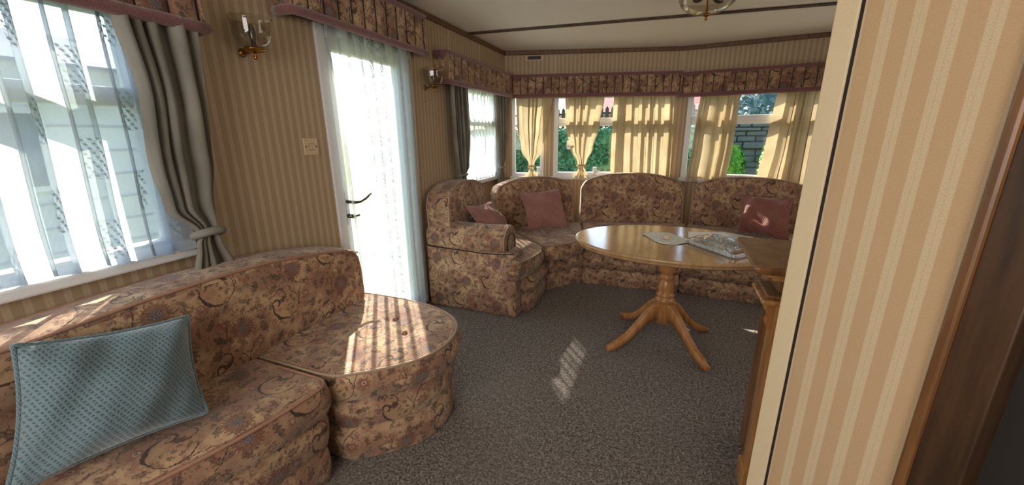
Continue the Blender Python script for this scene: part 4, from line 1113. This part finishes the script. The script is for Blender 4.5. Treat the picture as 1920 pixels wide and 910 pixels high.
def gz(x, y):
    return -.62 + 2.08 * smooth1((y - 8.6 - .02 * x) / 4.0) if y > 8.6 else -.62
for j in range(41):
    y = -14 + j * 1.4; rows.append([(x, y, gz(x, y)) for x in [-34 + i * 2.4 for i in range(N + 1)]]); U.append([(-34 + i * 2.4, y) for i in range(N + 1)])
b.grid(rows, U); tag(b.build('lawn', M['lawn'], None, 'structure'), 'sunlit grass bank outside the back windows', 'lawn')
b = MB(); b.bevbox((-7, 4.95, -.62), (4, 6.0, -.585), .01); b.build('path', M['path'], None, 'structure')

def foliage(name, parent, mat, pts, size, seed=0):
    """leaf quads scattered at the given (point, normal) pairs, one stuff mesh"""
    rnd = random.Random(seed); b = MB()
    for p, n in pts:
        s_ = size * rnd.uniform(.7, 1.3); n = (Vector(n) + Vector((rnd.uniform(-.7, .7), rnd.uniform(-.7, .7), rnd.uniform(-.3, .9)))).normalized()
        a = n.orthogonal().normalized(); a.rotate(Matrix.Rotation(rnd.uniform(0, 6.28), 3, n)); c = n.cross(a)
        p = Vector(p); i = [b.vert(p - a * s_ * .5), b.vert(p + c * s_ * .32 + n * s_ * .1), b.vert(p + a * s_ * .5), b.vert(p - c * s_ * .32 + n * s_ * .1)]
        b.face(i, [(0, 0), (1, 0), (1, 1), (0, 1)], True)
    return b.build(name, mat, parent, 'stuff')
HG = thing('hedge', 'clipped dense green hedge filling the view below the fence', 'hedge')
def hedge(x0, x1, y0, y1, z0, z1, cnt, seed):
    rnd = random.Random(seed); b = MB(); bm = bmesh.new(); bmesh.ops.create_cube(bm, size=1)
    for v in bm.verts: v.co = Vector(((x0 + x1) / 2 + v.co.x * (x1 - x0), (y0 + y1) / 2 + v.co.y * (y1 - y0), (z0 + z1) / 2 + v.co.z * (z1 - z0)))
    bmesh.ops.subdivide_edges(bm, edges=bm.edges[:], cuts=14, use_grid_fill=True)
    for v in bm.verts: v.co += Vector((rnd.uniform(-.05, .05), rnd.uniform(-.06, .06), rnd.uniform(-.03, .03)))
    b.from_bm(bm, sm=True); b.build('hedge_core', M['hedge'], HG)
    pts = []
    for _ in range(cnt):
        if rnd.random() < .8: pts.append(((rnd.uniform(x0, x1), y0 - rnd.uniform(0, .07), rnd.uniform(z0, z1)), (0, -1, .25)))
        else: pts.append(((rnd.uniform(x0, x1), rnd.uniform(y0, y1), z1 + rnd.uniform(0, .04)), (0, 0, 1)))
    foliage('hedge_leaves', HG, M['hedge'], pts, .085, seed)
hedge(-4.6, .66, 7.5, 8.3, -.62, 1.40, 15000, 5)
# picket fence on the bank
FE = thing('picket_fence', 'dark picket fence on the bank above the hedge', 'fence')
for k in range(44):
    x = -6.0 + k * .17; z0 = gz(x, 12.6)
    b = MB(); v = [(x - .05, z0), (x + .05, z0), (x + .05, z0 + .62), (x, z0 + .70), (x - .05, z0 + .62)]
    for yy in (12.55, 12.575): [b.vert((p[0], yy, p[1])) for p in v]
    b.face([0, 1, 2, 3, 4], v, False); b.face([9, 8, 7, 6, 5], v, False)
    for i in range(5): b.face([i, i + 5, (i + 1) % 5 + 5, (i + 1) % 5], [(0, 0)] * 4, False)
    b.build('picket', M['fence'], FE)
for z in (.14, .46):
    b = MB(); b.bevbox((-6.1, 12.58, gz(0, 12.6) + z), (1.6, 12.62, gz(0, 12.6) + z + .07), .008); b.build('rail', M['fence'], FE)
# house beyond
HS = thing('house', 'white house with a pink tiled roof beyond the fence', 'house')
b = MB(); b.box((-4.9, 20, 1.0), (1.6, 27, 2.35)); b.build('wall', M['render'], HS)
b = MB(); v = [(-5.3, 19.6, 2.25), (2.0, 19.6, 2.25), (2.0, 23.5, 4.9), (-4.2, 23.5, 4.9)]
i = [b.vert(p) for p in v] + [b.vert((p[0], p[1] + .1, p[2] - .12)) for p in v]
b.face(i[:4], [(p[0], p[1]) for p in v], False); b.face(i[4:][::-1], [(p[0], p[1]) for p in v], False)
for k in range(4): b.face([i[k], i[k + 4], i[(k + 1) % 4 + 4], i[(k + 1) % 4]], [(0, 0)] * 4, False)
b.build('roof', M['tile'], HS)
for k in range(4):
    b = MB(); b.bevbox((-4.4 + k * 1.5, 19.95, 1.45), (-3.8 + k * 1.5, 20.02, 2.1), .02); b.build('window', M['dark'], HS)
# right-hand garden: stone wall, clipped conifers, spruce, rockery
SWL = thing('garden_wall', 'dark dry stone wall behind the clipped conifers', 'wall')
b = MB(); b.box((.85, 9.42, -.6), (6.2, 9.60, 1.50)); b.build('wall_core', M['stone'], SWL)
rnd = random.Random(11); z = -.1; row = 0
while z < 1.55:
    hh = rnd.uniform(.07, .15); x = .95 + rnd.uniform(-.2, 0)
    while x < 6.0:
        ww = rnd.uniform(.16, .48); b = MB(); dy = rnd.uniform(-.05, .05)
        b.bevbox((x, 9.35 + dy, z), (x + ww - .018, 9.65 + dy, z + hh - .015), .022); b.build('stone', M['stone'], SWL); x += ww
    z += hh; row += 1
def bush(name, label, cx, cy, z0, rx, rz, mat, cnt, size, seed, cat='shrub', group=None, cone=False):
    t = thing(name, label, cat, group); rnd = random.Random(seed)
    b = MB(); pf = []
    for k in range(12):
        s_ = k / 11; r = rx * ((1 - s_) ** .8 + .02) if cone else rx * sqrt(max(0.0, 1 - (2 * s_ - 1) ** 4)) * (1 - .15 * s_)
        pf.append((max(.01, r * .86), z0 + rz * s_))
    b.lathe(pf, cx, cy, 24); b.build('crown', mat, t)
    pts = []
    for _ in range(cnt):
        s_ = rnd.random(); a = rnd.uniform(0, 2 * pi); r = rx * ((1 - s_) ** .8 + .02) if cone else rx * sqrt(max(0.0, 1 - (2 * s_ - 1) ** 4)) * (1 - .15 * s_)
        r *= rnd.uniform(.86, 1.03); pts.append(((cx + r * cos(a), cy + r * sin(a), z0 + rz * s_), (cos(a), sin(a), .2 if not cone else -.3)))
    foliage('leaves', t, mat, pts, size, seed)
    b = MB(); b.tube([(cx, cy, -.65), (cx, cy, z0 + .1)], .05, 8); b.build('trunk', M['fence'], t)
    return t
G2 = 'clipped round conifers in the garden'
bush('conifer', 'bright lime-topped rounded conifer, left one in the garden', 1.02, 8.15, -.25, .26, 1.35, M['conifer'], 2600, .07, 1, group=G2)
bush('conifer', 'upright green conifer nearest the pale gold curtain', 1.80, 7.95, -.3, .40, 1.66, M['conifer'], 3600, .07, 2, group=G2)
bush('spruce', 'large blue-grey spruce rising behind the garden wall', 4.2, 16.5, 1.2, 3.4, 9.0, M['spruce'], 16000, .17, 3, 'tree', cone=True)
bush('spruce', 'blue-grey spruce further right behind the garden wall', 12.6, 17.0, 1.0, 4.0, 9.5, M['spruce'], 6000, .2, 4, 'tree', cone=True)
bush('shrub', 'dark shrub outside the slim corner window', -3.2, 6.6, -.6, .55, 1.75, M['hedge'], 2400, .08, 6)
rnd = random.Random(3); spots = []
for j in range(3):
    for i in range(5): spots.append((.90 + i * .34 + .1 * (j % 2), 6.66 + j * .28))
where = ['first', 'second', 'middle', 'fourth', 'last']; rows_ = ['front', 'middle', 'back']
for k, (x, y) in enumerate(spots):
    r = rnd.uniform(.10, .125)
    bm = bmesh.new(); bmesh.ops.create_icosphere(bm, subdivisions=2, radius=r)
    for v in bm.verts: v.co = Vector((x + v.co.x * 1.15, y + v.co.y, -.50 + r * .9 + v.co.z)) + Vector((rnd.uniform(-.01, .01), rnd.uniform(-.01, .01), rnd.uniform(-.01, .01)))
    b = MB(); b.from_bm(bm); tag(b.build('rock', M['rock'], None), '%s brown stone from the left in the %s row of the rockery' % (where[k % 5], rows_[k // 5]), 'rock', 'rockery stones below the conifers')
b = MB(); b.bevbox((.68, 6.4, -.62), (2.7, 7.38, -.512), .03); tag(b.build('flower_bed', M['path'], None), 'low raised bed carrying the rockery stones', 'bed')
# neighbouring caravan seen through the big net
CV = thing('caravan', 'pale neighbouring caravan seen blurred through the big left net', 'caravan')
b = MB(); b.bevbox((-9.2, -6, -.2), (-6.4, 3.4, 2.15), .06); b.build('body', plain('caravan_cladding', lin(206, 212, 214), .6), CV)
for k in range(7):
    b = MB(); b.bevbox((-6.41, -5.95, .05 + k * .28), (-6.385, 3.35, .075 + k * .28), .004); b.build('cladding_joint', plain('joint_grey', lin(150, 160, 168), .6), CV)
b = MB(); v = [(-9.5, -6.3, 2.1), (-6.1, -6.3, 2.1), (-7.8, -6.3, 2.65), (-9.5, 3.7, 2.1), (-6.1, 3.7, 2.1), (-7.8, 3.7, 2.65)]
[b.vert(p) for p in v]; b.face([0, 2, 1], [(0, 0)] * 3, False); b.face([3, 4, 5], [(0, 0)] * 3, False); b.face([1, 2, 5, 4], [(0, 0)] * 4, False); b.face([0, 3, 5, 2], [(0, 0)] * 4, False); b.face([0, 1, 4, 3], [(0, 0)] * 4, False)
b.build('roof', plain('grey_roof', lin(96, 106, 122), .7), CV)
for (y0, y1) in ((-4.6, -3.2), (-2.1, -.7), (.6, 2.2)):
    b = MB(); b.bevbox((-6.42, y0, .75), (-6.37, y1, 1.65), .01); w_ = b.build('window', M['upvc'], CV)
    b = MB(); b.box((-6.375, y0 + .07, .82), (-6.362, y1 - .07, 1.58)); b.build('pane', plain('dark_glass', lin(70, 86, 104), .1), w_)
